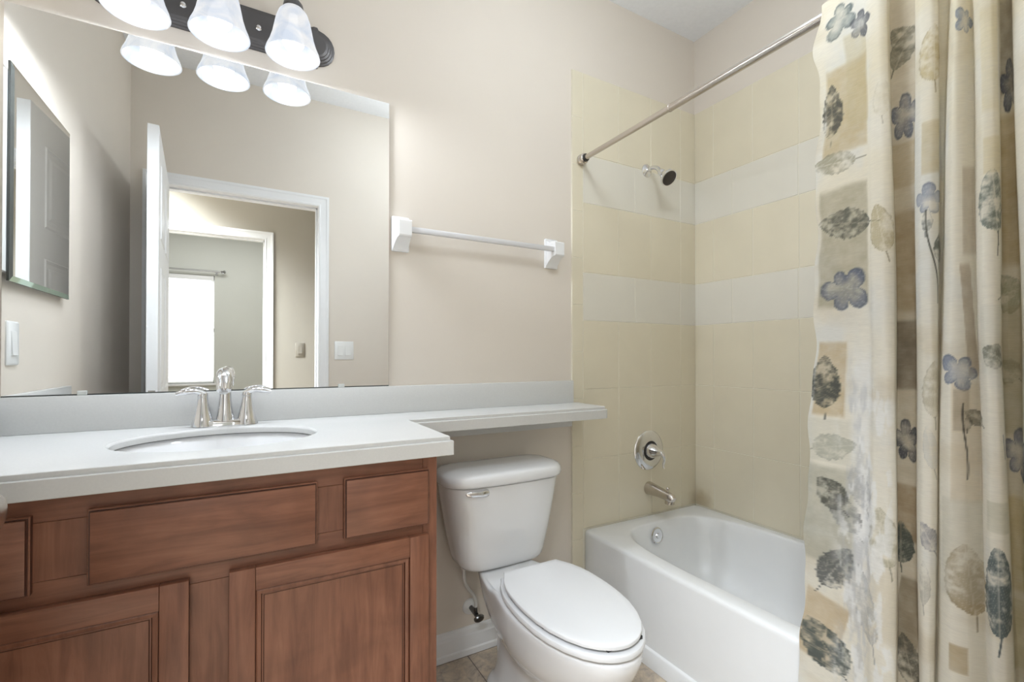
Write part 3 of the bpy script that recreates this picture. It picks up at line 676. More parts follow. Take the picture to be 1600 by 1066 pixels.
tank_loft(bm, [(0.100, -0.045, -0.165, 0.383, 0.03, 0.004), (0.135, -0.036, -0.182, 0.3845, 0.04, 0.008), (0.153, -0.032, -0.190, 0.391, 0.05, 0.010), (0.163, -0.030, -0.195, 0.402, 0.055, 0.012), (0.172, -0.028, -0.199, 0.425, 0.060, 0.013), (0.190, -0.027, -0.206, 0.50, 0.066, 0.014), (0.209, -0.026, -0.213, 0.60, 0.070, 0.016), (0.222, -0.025, -0.218, 0.680, 0.072, 0.017), (0.214, -0.03, -0.212, 0.683, 0.07, 0.016)])
obj('tank', bm, 'porcelain', tl, ang=50)
bm = NB()
tank_loft(bm, [(0.224, -0.024, -0.220, 0.6835, 0.072, 0.017), (0.232, -0.022, -0.226, 0.686, 0.075, 0.018), (0.235, -0.021, -0.229, 0.693, 0.076, 0.018), (0.2355, -0.021, -0.2295, 0.704, 0.076, 0.018), (0.2325, -0.022, -0.227, 0.715, 0.075, 0.018), (0.225, -0.027, -0.220, 0.724, 0.070, 0.017), (0.210, -0.036, -0.207, 0.7305, 0.060, 0.015), (0.185, -0.052, -0.187, 0.7345, 0.045, 0.01), (0.13, -0.08, -0.15, 0.7355, 0.02, 0.0)])
obj('tank_lid', bm, 'porcelain', tl, ang=60)
bm = NB()
lathe(bm, [(0.013, 0), (0.013, 0.006), (0.010, 0.010), (0.002, 0.011)], 20, '-y', (0.692, -0.2265, 0.664))
loft(bm, [[(0.700-0.084*u, -0.2375-0.006*math.sin(u*PI)+w*math.sin(a)*0.35, 0.664+0.001+w*math.cos(a)+0.006*u*u) for a in [2*PI*k/16 for k in range(16)]] for u, w in ((0, 0.004), (0.03, 0.0095), (0.2, 0.0105), (0.4, 0.0085), (0.65, 0.0085), (0.85, 0.008), (0.96, 0.0055), (1.0, 0.001))])
f = obj('flush_lever', bm, 'chrome', tl); f['label'] = 'chrome flush lever'
HWT = [(-0.338, 0.098), (-0.355, 0.1055), (-0.387, 0.124), (-0.43, 0.1375), (-0.466, 0.1435), (-0.51, 0.1465), (-0.55, 0.147), (-0.61, 0.143), (-0.66, 0.1335), (-0.711, 0.1155), (-0.75, 0.093), (-0.776, 0.069), (-0.794, 0.042), (-0.8015, 0.019), (-0.8035, 0.0)]
def egg(off, z, yback=-0.338, sh=0.0, back_round=0.0):
    """seat-shaped outline grown by off, slightly turned like the real one"""
    ys = [h[0] for h in HWT]; ws = [h[1] for h in HWT]
    side = []
    K = 44
    for k in range(K+1):
        # even spacing along the outline
        u = k/K
        d = 0.0; side.append(u)
    # polyline by arc length
    P = [(w, y) for y, w in HWT]; L = [0]
    for a, b in zip(P[:-1], P[1:]): L.append(L[-1]+math.dist(a, b))
    right = []
    for u in side:
        s = u*L[-1]; i = max(j for j in range(len(L)) if L[j] <= s+1e-12); i = min(i, len(P)-2); t = (s-L[i])/(L[i+1]-L[i])
        right.append((P[i][0]+(P[i+1][0]-P[i][0])*t, P[i][1]+(P[i+1][1]-P[i][1])*t))
    out = []
    pts = right+[(-w, y) for w, y in right[-2::-1]]
    cy = -0.57
    for w, y in pts:
        fx = (0.147+off)/0.147; fy = (0.2335+off)/0.2335
        yy = cy+(y-cy)*fy+sh; ww = w*fx
        ax = -0.042*(-(yy)-0.338)
        out.append((0.7995+ww+ax*0.9, yy, z))
    return out
bm = NB()                                      # seat ring
o_, i_ = [(0.004, 0.4085), (0.0095, 0.411), (0.0105, 0.418), (0.008, 0.4228), (0.002, 0.4245)], [(-0.045, 0.4240), (-0.052, 0.419), (-0.052, 0.4085)]
R = [egg(o, z) for o, z in o_+i_]; loft(bm, R+[R[0]], False, False); bmesh.ops.remove_doubles(bm, verts=bm.verts, dist=1e-5)
seat = obj('seat', bm, 'seat', tl, ang=40)
for (w, y) in ((0.9125, -0.62), (0.665, -0.62), (0.745, -0.775), (0.84, -0.775)):
    bm = NB(); box(bm, w-0.008, w+0.008, y-0.008, y+0.008, 0.4235, 0.4328, 0.001, 1); obj('bumper', bm, 'rubber', seat)
bm = NB(); loft(bm, [egg(o, z) for o, z in ((-0.003, 0.4330), (0.0, 0.4336), (0.0005, 0.4410), (-0.0004, 0.4424), (-0.0022, 0.4432), (-0.02, 0.4438), (-0.06, 0.4445), (-0.10, 0.4448), (-0.135, 0.4449))]); obj('seat_lid', bm, 'seat', tl, ang=50)
for x in (0.745, 0.852):
    bm = NB(); box(bm, x-0.016, x+0.016, -0.372, -0.345, 0.4240, 0.4331, 0.002, 2); obj('hinge_cap', bm, 'seat', tl)
bm = NB()                                      # bowl, neck and foot in one skin
def bring(z, yb, yf, hw, hb, sh=2.2, n=120):
    """egg outline from back yb to front yf; hw half width, hb half width at the back"""
    out = []; cy = yb+(yf-yb)*0.55
    for k in range(n):
        a = 2*PI*k/n; c, s = math.cos(a), math.sin(a)
        if s <= 0: y = cy+(cy-yf)*math.copysign(abs(s)**(2/2.1), s); w = hw*math.copysign(abs(c)**(2/2.1), c)
        else:
            t = abs(s)**(2/3.2); y = cy+(yb-cy)*t; w = (hw+(hb-hw)*t)*math.copysign(abs(c)**(2/3.4), c)
        out.append((0.7995+w-0.038*max(0, -y-0.338), y, z))
    return out
rg = [bring(0.0, -0.15, -0.575, 0.110, 0.104), bring(0.010, -0.15, -0.575, 0.110, 0.104), bring(0.024, -0.158, -0.567, 0.104, 0.098), bring(0.045, -0.175, -0.545, 0.090, 0.086), bring(0.080, -0.185, -0.530, 0.080, 0.078), bring(0.140, -0.185, -0.530, 0.076, 0.074), bring(0.180, -0.175, -0.552, 0.080, 0.075), bring(0.205, -0.155, -0.595, 0.092, 0.077), bring(0.228, -0.130, -0.650, 0.110, 0.081), bring(0.255, -0.105, -0.705, 0.129, 0.086),
          bring(0.29, -0.08, -0.752, 0.144, 0.091), bring(0.33, -0.06, -0.786, 0.153, 0.096), bring(0.370, -0.05, -0.806, 0.158, 0.099), bring(0.392, -0.05, -0.810, 0.159, 0.100), bring(0.400, -0.052, -0.806, 0.155, 0.097), bring(0.4035, -0.06, -0.796, 0.147, 0.090)]
fine = []
for col in zip(*rg): fine.append(catmull(col, 4))
loft(bm, [list(r) for r in zip(*fine)])
for v in bm.verts:                             # the shelf under the tank sits a little lower than the rim
    k = min(1, max(0, (v.co.y+0.375)/0.09)); k = k*k*(3-2*k)
    if v.co.z > 0.345: v.co.z -= k*(v.co.z-0.345)*0.37
obj('bowl', bm, 'porcelain', tl, ang=150)
for s in (-1, 1):
    bm = NB(); lathe(bm, [(0.014, 0), (0.014, 0.006), (0.010, 0.014), (0.001, 0.017)], 16, 'z', (0.795+s*0.088, -0.34, 0.020)); obj('bolt_cap', bm, 'seat', tl)

# shut-off valve and supply tube
sv = thing('shutoff_valve', 'water shutoff valve with grey supply tube on the wall below the toilet tank', 'valve', (0.737, 0, 0.172))
bm = NB(); lathe(bm, [(0.030, 0.0005), (0.029, 0.004), (0.022, 0.009), (0.012, 0.011), (0.011, 0.012)], 28, '-y', (0.737, 0, 0.172)); obj('escutcheon', bm, 'plastic', sv)
bm = NB(); tube(bm, [(0.737, -0.010, 0.172), (0.738, -0.058, 0.166)], 0.0085, 14, 0); tube(bm, [(0.738, -0.050, 0.166), (0.738, -0.050, 0.192)], 0.0075, 14, 0); obj('valve_body', bm, 'darkchrome', sv)
bm = NB(); lathe(bm, [(0.006, 0), (0.006, 0.012), (0.020, 0.016), (0.021, 0.022), (0.017, 0.027), (0.004, 0.028)], 24, Vector((0.12, -0.94, -0.2)), (0.738, -0.056, 0.1655))
for v in bm.verts: v.co.z = 0.1605+(v.co.z-0.1605)*0.72
obj('valve_handle', bm, 'darkchrome', sv)
bm = NB(); tube(bm, [(0.738, -0.050, 0.190), (0.739, -0.050, 0.208), (0.727, -0.055, 0.240), (0.700, -0.070, 0.275), (0.676, -0.090, 0.320), (0.670, -0.100, 0.366)], 0.0066, 12, 8); lathe(bm, [(0.0085, 0), (0.0105, 0.006), (0.0105, 0.018), (0.009, 0.020)], 16, 'z', (0.670, -0.100, 0.362)); obj('supply_tube', bm, 'tubeplastic', sv)

# ================================================================== bath
tu = thing('bathtub', 'white alcove bathtub beside the toilet', 'bathtub', (1.63, -0.78, 0))
UX0, UX1, UY0, UY1, UZ = 1.268, XR-0.0095, YB+0.0095, -0.0095, 0.370
N = 160
def outer(i, z):
    """rectangle sampled by the same angle steps as the basin"""
    out = []; cx, cy = 1.640, -0.785
    for k in range(N):
        a = 2*PI*(k+0.5)/N; c, s = math.cos(a), math.sin(a)
        hx = (UX1-cx-i) if c > 0 else (cx-UX0-i); hy = (UY1-cy-i) if s > 0 else (cy-UY0-i)
        # stretch the square onto the rectangle
        m = max(abs(c), abs(s)); out.append((cx+hx*c/m, cy+hy*s/m, z))
    return out
def basin(hx, hyf, hyb, z, n=3.6, cx=1.635, cy=-0.785):
    out = []
    for k in range(N):
        a = 2*PI*(k+0.5)/N; c, s = math.cos(a), math.sin(a); e = 2/n
        out.append((cx+hx*math.copysign(abs(c)**e, c), cy+(hyf if s > 0 else hyb)*math.copysign(abs(s)**e, s), z))
    return out
bm = NB()
loft(bm, [outer(0.0, 0.001), outer(0.0, 0.352), outer(0.0025, 0.361), outer(0.008, 0.367), outer(0.018, 0.370), basin(0.309, 0.692, 0.700, 0.3705, 4.2), basin(0.302, 0.685, 0.692, 0.3688, 4.2), basin(0.297, 0.680, 0.686, 0.362, 4.2), basin(0.289, 0.670, 0.674, 0.32, 4.1), basin(0.266, 0.648, 0.630, 0.20, 3.8), basin(0.240, 0.615, 0.57, 0.11, 3.4), basin(0.205, 0.565, 0.50, 0.072, 3.0), basin(0.12, 0.40, 0.35, 0.064, 2.6)], False, True)
extrude_poly(bm, [(UX0-0.009, 0.001), (UX0-0.009, 0.060), (UX0-0.005, 0.066), (UX0+0.004, 0.069), (UX0+0.004, 0.001)], 'y', UY0, UY1)
obj('tub_shell', bm, 'tub', tu, ang=40)
bm = NB(); lathe(bm, [(0.036, 0), (0.036, 0.005), (0.031, 0.008), (0.029, 0.0065), (0.012, 0.0075), (0.009, 0.011), (0.001, 0.0115)], 30, Vector((0, -1, 0.14)), (1.597, -0.1195, 0.318))
o = obj('overflow_plate', bm, 'chrome', tu); o['label'] = 'round chrome overflow plate'
bm = NB(); lathe(bm, [(0.03, 0), (0.03, 0.004), (0.02, 0.006), (0.001, 0.007)], 24, 'z', (1.62, -0.32, 0.0655)); obj('drain', bm, 'chrome', tu)

# ================================================================== shower fittings
sh = thing('showerhead', 'small chrome shower head on a bent arm high on the tiled wall', 'shower head', (1.652, -0.0086, 2.004))
FY0 = -0.0087
bm = NB(); lathe(bm, [(0.031, 0), (0.030, 0.004), (0.023, 0.009), (0.013, 0.012), (0.012, 0.013)], 30, '-y', (1.652, FY0, 2.004)); obj('flange', bm, 'chrome', sh)
bm = NB(); tube(bm, [(1.652, FY0-0.008, 2.004), (1.651, -0.045, 2.007), (1.649, -0.078, 1.993), (1.646, -0.100, 1.968)], 0.0098, 16, 8); obj('arm', bm, 'chrome', sh)
ax = Vector((-0.015, -0.74, -0.67)).normalized(); og = Vector((1.6465, -0.0985, 1.970))
bm = NB(); lathe(bm, [(0.013, 0), (0.0155, 0.004), (0.0165, 0.016), (0.0145, 0.024), (0.019, 0.030), (0.030, 0.050), (0.0375, 0.062), (0.0395, 0.068), (0.0385, 0.073), (0.0340, 0.074), (0.0335, 0.0715)], 36, ax, og); hd = obj('spray_head', bm, 'chrome', sh)
bm = NB(); lathe(bm, [(0.0333, 0), (0.031, 0.0015), (0.02, 0.0025), (0.001, 0.003)], 30, ax, og+ax*0.0718)
t1 = ax.orthogonal().normalized(); t2 = ax.cross(t1)
for r, n in ((0.010, 6), (0.019, 12), (0.027, 18)):
    for k in range(n):
        a = 2*PI*k/n; lathe(bm, [(0.0013, 0), (0.0011, 0.0022), (0.0003, 0.0026)], 6, ax, og+ax*0.0735+t1*(r*math.cos(a))+t2*(r*math.sin(a)))
obj('spray_face', bm, 'nozzle', hd)

tv = thing('tub_valve', 'chrome round bath mixer plate with lever handle above the tub spout', 'faucet', (1.662, FY0, 0.674))
bm = NB(); lathe(bm, [(0.0935, 0), (0.0930, 0.003), (0.089, 0.007), (0.075, 0.0125), (0.055, 0.015), (0.046, 0.0155), (0.044, 0.014)], 48, '-y', (1.662, FY0, 0.674)); obj('escutcheon', bm, 'chrome', tv)
bm = NB(); lathe(bm, [(0.044, 0.0135), (0.044, 0.0165), (0.030, 0.0165)], 36, '-y', (1.662, FY0, 0.674)); obj('gasket', bm, 'rubber', tv)
bm = NB(); lathe(bm, [(0.036, 0.014), (0.0355, 0.020), (0.031, 0.034), (0.024, 0.050), (0.017, 0.066), (0.014, 0.078), (0.0125, 0.086), (0.006, 0.090), (0.001, 0.0905)], 32, '-y', (1.662, FY0, 0.674))
tube(bm, [(1.662, -0.088, 0.676), (1.667, -0.097, 0.664), (1.670, -0.099, 0.644), (1.668, -0.096, 0.622), (1.667, -0.100, 0.604)], [0.0115, 0.0095, 0.007, 0.0055, 0.0055], 14, 8, 1.25); hh = obj('lever_handle', bm, 'chrome', tv)
ts = thing('tub_spout', 'nickel tub spout with diverter knob below the round mixer plate', 'spout', (1.660, FY0, 0.494))
bm = NB()
def srow(y, zc, rx, rz, tilt=0.0): return [(1.662+rx*math.cos(a), y+tilt*rz*math.sin(a), zc+rz*math.sin(a)) for a in [2*PI*k/28 for k in range(28)]]
loft(bm, [srow(FY0, 0.495, 0.030, 0.031), srow(-0.014, 0.495, 0.0305, 0.0315), srow(-0.030, 0.4945, 0.0285, 0.0285), srow(-0.080, 0.491, 0.025, 0.0235), srow(-0.115, 0.487, 0.0235, 0.0215), srow(-0.132, 0.482, 0.0225, 0.0225, -0.15), srow(-0.146, 0.476, 0.0205, 0.021, -0.45), srow(-0.153, 0.470, 0.017, 0.016, -0.8), srow(-0.155, 0.466, 0.010, 0.008, -1.0)])
lathe(bm, [(0.0185, 0), (0.019, 0.006), (0.0205, 0.022), (0.021, 0.028), (0.018, 0.029)], 28, '-z', (1.662, -0.1355, 0.482)); obj('spout_body', bm, 'nickel', ts)
bm = NB(); lathe(bm, [(0.004, 0), (0.004, 0.010), (0.007, 0.013), (0.0085, 0.018), (0.006, 0.022), (0.001, 0.023)], 16, 'z', (1.662, -0.126, 0.503)); obj('diverter_knob', bm, 'nickel', ts)

# ================================================================== shower rod, rings, curtain
RX, RZ = 1.258, 1.972
sr = thing('shower_rod', 'brushed nickel telescopic shower rod across the bath alcove', 'rod', (RX, -0.78, RZ))
bm = NB(); lathe(bm, [(0.0108, 0), (0.0108, 0.50)], 24, '-y', (RX, -0.030, RZ)); obj('inner_tube', bm, 'nickel', sr)
bm = NB(); lathe(bm, [(0.0128, 0), (0.0136, 0.001), (0.0136, 0.006), (0.0128, 0.007), (0.0128, 1.058)], 24, '-y', (RX, -0.500, RZ)); obj('outer_tube', bm, 'nickel', sr)
bm = NB(); lathe(bm, [(0.021, 0), (0.0225, 0.003), (0.0225, 0.012), (0.019, 0.016), (0.0215, 0.019), (0.021, 0.028), (0.0165, 0.033), (0.0125, 0.034)], 28, '-y', (RX, FY0, RZ)); obj('end_flange', bm, 'nickel', sr)
bm = NB(); lathe(bm, [(0.0128, 0.0), (0.0165, 0.0005), (0.0165, 0.008), (0.0128, 0.0085)], 24, '-y', (RX, -0.0405, RZ)); obj('rubber_collar', bm, 'rubber', sr)
bm = NB(); lathe(bm, [(0.021, 0), (0.0225, 0.003), (0.0225, 0.012), (0.019, 0.016), (0.0215, 0.019), (0.021, 0.028), (0.0165, 0.033), (0.0125, 0.034)], 28, Vector((0, 1, 0)), (RX, YB+0.0087, RZ)); obj('end_flange', bm, 'nickel', sr)

# cloth: cross-sections at the hem top, at eye level and near the bottom, in (x, y)
CT= [(1.2280,-1.0035),(1.2250,-1.0351),(1.2230,-1.0702),(1.2210,-1.0995),(1.2130,-1.1130),(1.2060,-1.1353),(1.2120,-1.1482),(1.2230,-1.1461),(1.2340,-1.1453),(1.2360,-1.1653),(1.2330,-1.1876),(1.2230,-1.1933),(1.2110,-1.2071),(1.2080,-1.2247),(1.2160,-1.2341),(1.2340,-1.2313),(1.2400,-1.2424),(1.2280,-1.2500),(1.2100,-1.2632),(1.2130,-1.2736),(1.2240,-1.2805),(1.2200,-1.2844),(1.2080,-1.2976),(1.2080,-1.3124),(1.2180,-1.3192),(1.2340,-1.3177),(1.2400,-1.3230),(1.2360,-1.3299),(1.2240,-1.3353),(1.2080,-1.3520),(1.2130,-1.3680),(1.2260,-1.3744),(1.2400,-1.3822),(1.2280,-1.3949),(1.2120,-1.4520),(1.2380,-1.4680),(1.2600,-1.4780),(1.2350,-1.4920),(1.2100,-1.5080),(1.2350,-1.5250),(1.2550,-1.5400)]
CM= [(1.2380,-0.9803),(1.2320,-1.0246),(1.2280,-1.0679),(1.2220,-1.1066),(1.2100,-1.1216),(1.2050,-1.1451),(1.2150,-1.1574),(1.2350,-1.1531),(1.2600,-1.1458),(1.2620,-1.1625),(1.2560,-1.1782),(1.2350,-1.1885),(1.2150,-1.2036),(1.2120,-1.2203),(1.2220,-1.2281),(1.2450,-1.2237),(1.2500,-1.2230),(1.2250,-1.2332),(1.2050,-1.2524),(1.2120,-1.2692),(1.2360,-1.2817),(1.2280,-1.2867),(1.2080,-1.3020),(1.2100,-1.3153),(1.2250,-1.3183),(1.2520,-1.3140),(1.2600,-1.3232),(1.2560,-1.3360),(1.2350,-1.3442),(1.2080,-1.3614),(1.2150,-1.3737),(1.2400,-1.3761),(1.2600,-1.3812),(1.2400,-1.3941),(1.2120,-1.4520),(1.2380,-1.4680),(1.2600,-1.4780),(1.2350,-1.4920),(1.2100,-1.5080),(1.2350,-1.5250),(1.2550,-1.5400)]
CB= [(1.2380,-0.9411),(1.2320,-0.9985),(1.2280,-1.0476),(1.2220,-1.0902),(1.2100,-1.1118),(1.2050,-1.1404),(1.2150,-1.1562),(1.2350,-1.1508),(1.2600,-1.1434),(1.2620,-1.1602),(1.2560,-1.1793),(1.2350,-1.1890),(1.2150,-1.2015),(1.2120,-1.2120),(1.2220,-1.2169),(1.2450,-1.2112),(1.2500,-1.2106),(1.2250,-1.2210),(1.2050,-1.2475),(1.2120,-1.2739),(1.2360,-1.2953),(1.2280,-1.3002),(1.2080,-1.3150),(1.2100,-1.3313),(1.2250,-1.3367),(1.2520,-1.3336),(1.2600,-1.3376),(1.2560,-1.3426),(1.2350,-1.3506),(1.2080,-1.3676),(1.2150,-1.3797),(1.2400,-1.3807),(1.2600,-1.3842),(1.2400,-1.3970),(1.2120,-1.4520),(1.2380,-1.4680),(1.2600,-1.4780),(1.2350,-1.4920),(1.2100,-1.5080),(1.2350,-1.5250),(1.2550,-1.5400)]

MOTIFS=[
('patch',8.93,1.143,0.0478,1.6183,0,(172,156,130),0.6),  # taupe print tone plus fold shade painted along the whole recess
('patch',26.27,1.139,0.0387,1.3893,0,(180,166,136),0.5),  # second recess: print tone darkened with painted fold shade
('patch',1.7,1.707,0.112,0.2118,0,(186,164,118),0.75),
('patch',2.43,1.766,0.0592,0.222,0,(190,176,136),0.5),
('patch',1.58,1.38,0.1215,0.2885,0,(164,156,130),0.8),
('patch',0.92,1.064,0.0716,0.1837,0,(190,168,128),0.8),
('patch',1.16,0.913,0.1238,0.1084,0,(205,202,186),0.6),
('patch',1.15,0.732,0.1212,0.2486,0,(168,166,148),0.75),
('patch',0.79,0.448,0.0952,0.1745,-12,(190,168,132),0.8),
('wash',2.62,0.997,0.0499,0.3228,0,(236,236,234),0.8),
('wash',2.8,0.675,0.0498,0.3807,0,(236,236,236),0.8),
('flower',1.52,1.924,0.0974,0.0852,0,(78,96,96),0.9),
('flower',2.8,1.882,0.0733,0.0821,30,(96,98,104),0.9),
('leaf',0.84,1.711,0.0591,0.1305,0,(88,86,76),0.95),
('leaf',1.08,1.583,0.0525,0.1111,84,(158,152,128),0.8),
('leaf',1.57,1.433,0.0699,0.1336,80,(98,97,86),0.9),
('flower',1.66,1.278,0.1121,0.1272,20,(104,112,132),0.95),
('leaf',0.65,1.057,0.0724,0.1321,4,(78,80,74),0.95),
('leaf',1.24,0.901,0.0618,0.1019,-75,(176,176,160),0.8),
('leaf',1.18,0.789,0.0682,0.0868,40,(84,84,76),0.9),
('leaf',1.84,0.751,0.0606,0.0999,35,(120,120,118),0.6),
('leaf',1.51,0.613,0.0707,0.129,-30,(92,94,92),0.85),
('leaf',1.05,0.411,0.0973,0.1287,38,(86,92,88),0.95),
('leaf',2.55,0.819,0.0442,0.1032,20,(160,160,158),0.6),
('leaf',3.09,0.562,0.0494,0.1744,12,(180,180,176),0.7),
('leaf',4.69,1.402,0.0533,0.1122,10,(184,172,138),0.8),
('leaf',5.11,1.688,0.0419,0.0839,0,(206,196,170),0.5),
('leaf',4.8,0.724,0.0614,0.1284,8,(178,172,146),0.75),
('leaf',9.17,1.811,0.0423,0.0705,30,(116,112,96),0.85),
('leaf',9.11,1.79,0.0395,0.0847,-20,(120,116,100),0.8),
('flower',9.11,1.636,0.0564,0.1297,0,(88,94,112),0.95),
('patch',9.13,1.537,0.0479,0.0986,0,(176,158,126),0.7),
('patch',9.03,1.326,0.0479,0.2253,0,(164,144,112),0.75),
('patch',8.94,1.122,0.0478,0.1548,0,(112,100,84),0.8),
('flower',8.97,0.932,0.0563,0.1069,0,(70,72,82),0.95),
('patch',8.99,0.777,0.0478,0.1265,0,(150,128,98),0.8),
('leaf',8.4,0.709,0.0482,0.0935,0,(80,84,76),0.95),
('patch',9.03,0.553,0.0478,0.1685,-8,(130,116,94),0.8),
('leaf',9.04,0.455,0.0505,0.1123,10,(92,88,76),0.9),
('leaf',13.4,1.737,0.0599,0.1146,0,(194,178,136),0.85),
('patch',12.97,1.548,0.0339,0.1122,0,(196,180,142),0.7),
('flower',12.73,1.437,0.0602,0.0707,0,(138,148,170),0.9),
('leaf',12.61,1.397,0.0184,0.0472,0,(110,112,108),0.7),
('stem',13.3,1.323,0.0052,0.1954,6,(80,80,72),0.9),
('leaf',14.33,1.342,0.0314,0.0654,0,(108,112,104),0.9),
('leaf',13.55,1.052,0.0495,0.1173,0,(190,182,158),0.75),
('leaf',12.93,0.932,0.0314,0.0915,10,(206,204,196),0.6),
('leaf',12.65,0.75,0.0394,0.0656,30,(140,138,142),0.7),
('leaf',12.27,0.653,0.0317,0.0924,0,(176,172,160),0.6),
('flower',19.15,1.775,0.0498,0.0622,20,(132,142,156),0.9),
('patch',19.53,1.402,0.0324,0.1746,0,(170,154,132),0.5),
('patch',19.43,1.19,0.0224,0.2243,4,(160,142,118),0.65),
('patch',19.38,0.953,0.0572,0.2361,0,(206,190,164),0.55),
('flower',18.74,1.087,0.0874,0.0899,-15,(106,120,150),0.95),
('patch',18.87,1.013,0.0249,0.0822,0,(160,146,124),0.7),
('stem',19.08,0.953,0.0037,0.1492,0,(76,72,66),0.95),
('leaf',19.71,1.0,0.0298,0.0497,60,(136,130,114),0.85),
('leaf',19.26,0.991,0.0149,0.0298,0,(96,92,82),0.85),
('leaf',19.24,0.687,0.0768,0.1388,6,(166,148,116),0.85),
('patch',18.46,0.527,0.0225,0.055,0,(172,152,116),0.8),
('patch',18.9,0.742,0.0746,0.1989,0,(190,186,170),0.45),
('patch',22.92,1.677,0.0311,0.2032,0,(214,200,158),0.5),
('patch',23.08,1.497,0.031,0.0716,0,(206,190,146),0.55),
('leaf',23.15,1.411,0.062,0.1192,4,(122,128,118),0.95),
('stem',23.56,1.33,0.0036,0.0478,-10,(104,100,90),0.8),
('patch',22.5,1.151,0.0478,0.1316,0,(214,212,200),0.5),
('leaf',22.96,1.12,0.0476,0.0523,60,(126,126,112),0.9),
('leaf',25.11,1.091,0.0487,0.0535,60,(136,134,118),0.9),
('leaf',22.53,0.683,0.0616,0.1658,0,(92,102,102),0.95),
('patch',22.81,0.819,0.0473,0.0592,0,(196,192,172),0.7),
('patch',26.69,1.702,0.0412,0.1816,0,(108,98,80),0.6),
('flower',26.69,1.629,0.0484,0.1161,0,(74,78,90),0.95),
('patch',26.36,1.43,0.0436,0.2906,0,(168,148,108),0.75),
('leaf',25.57,1.239,0.0754,0.0657,-70,(158,154,128),0.85),
('patch',26.29,1.163,0.0435,0.1087,0,(160,150,122),0.6),
('patch',26.3,1.043,0.0482,0.1447,0,(166,156,126),0.7),
('flower',26.82,0.933,0.0669,0.1004,0,(104,108,128),0.95),
('patch',26.23,0.767,0.048,0.1801,0,(190,172,124),0.6),
('stem',23.86,0.949,0.0036,0.0475,0,(96,100,110),0.7),
('patch',25.89,0.599,0.048,0.132,0,(186,176,138),0.6)
]

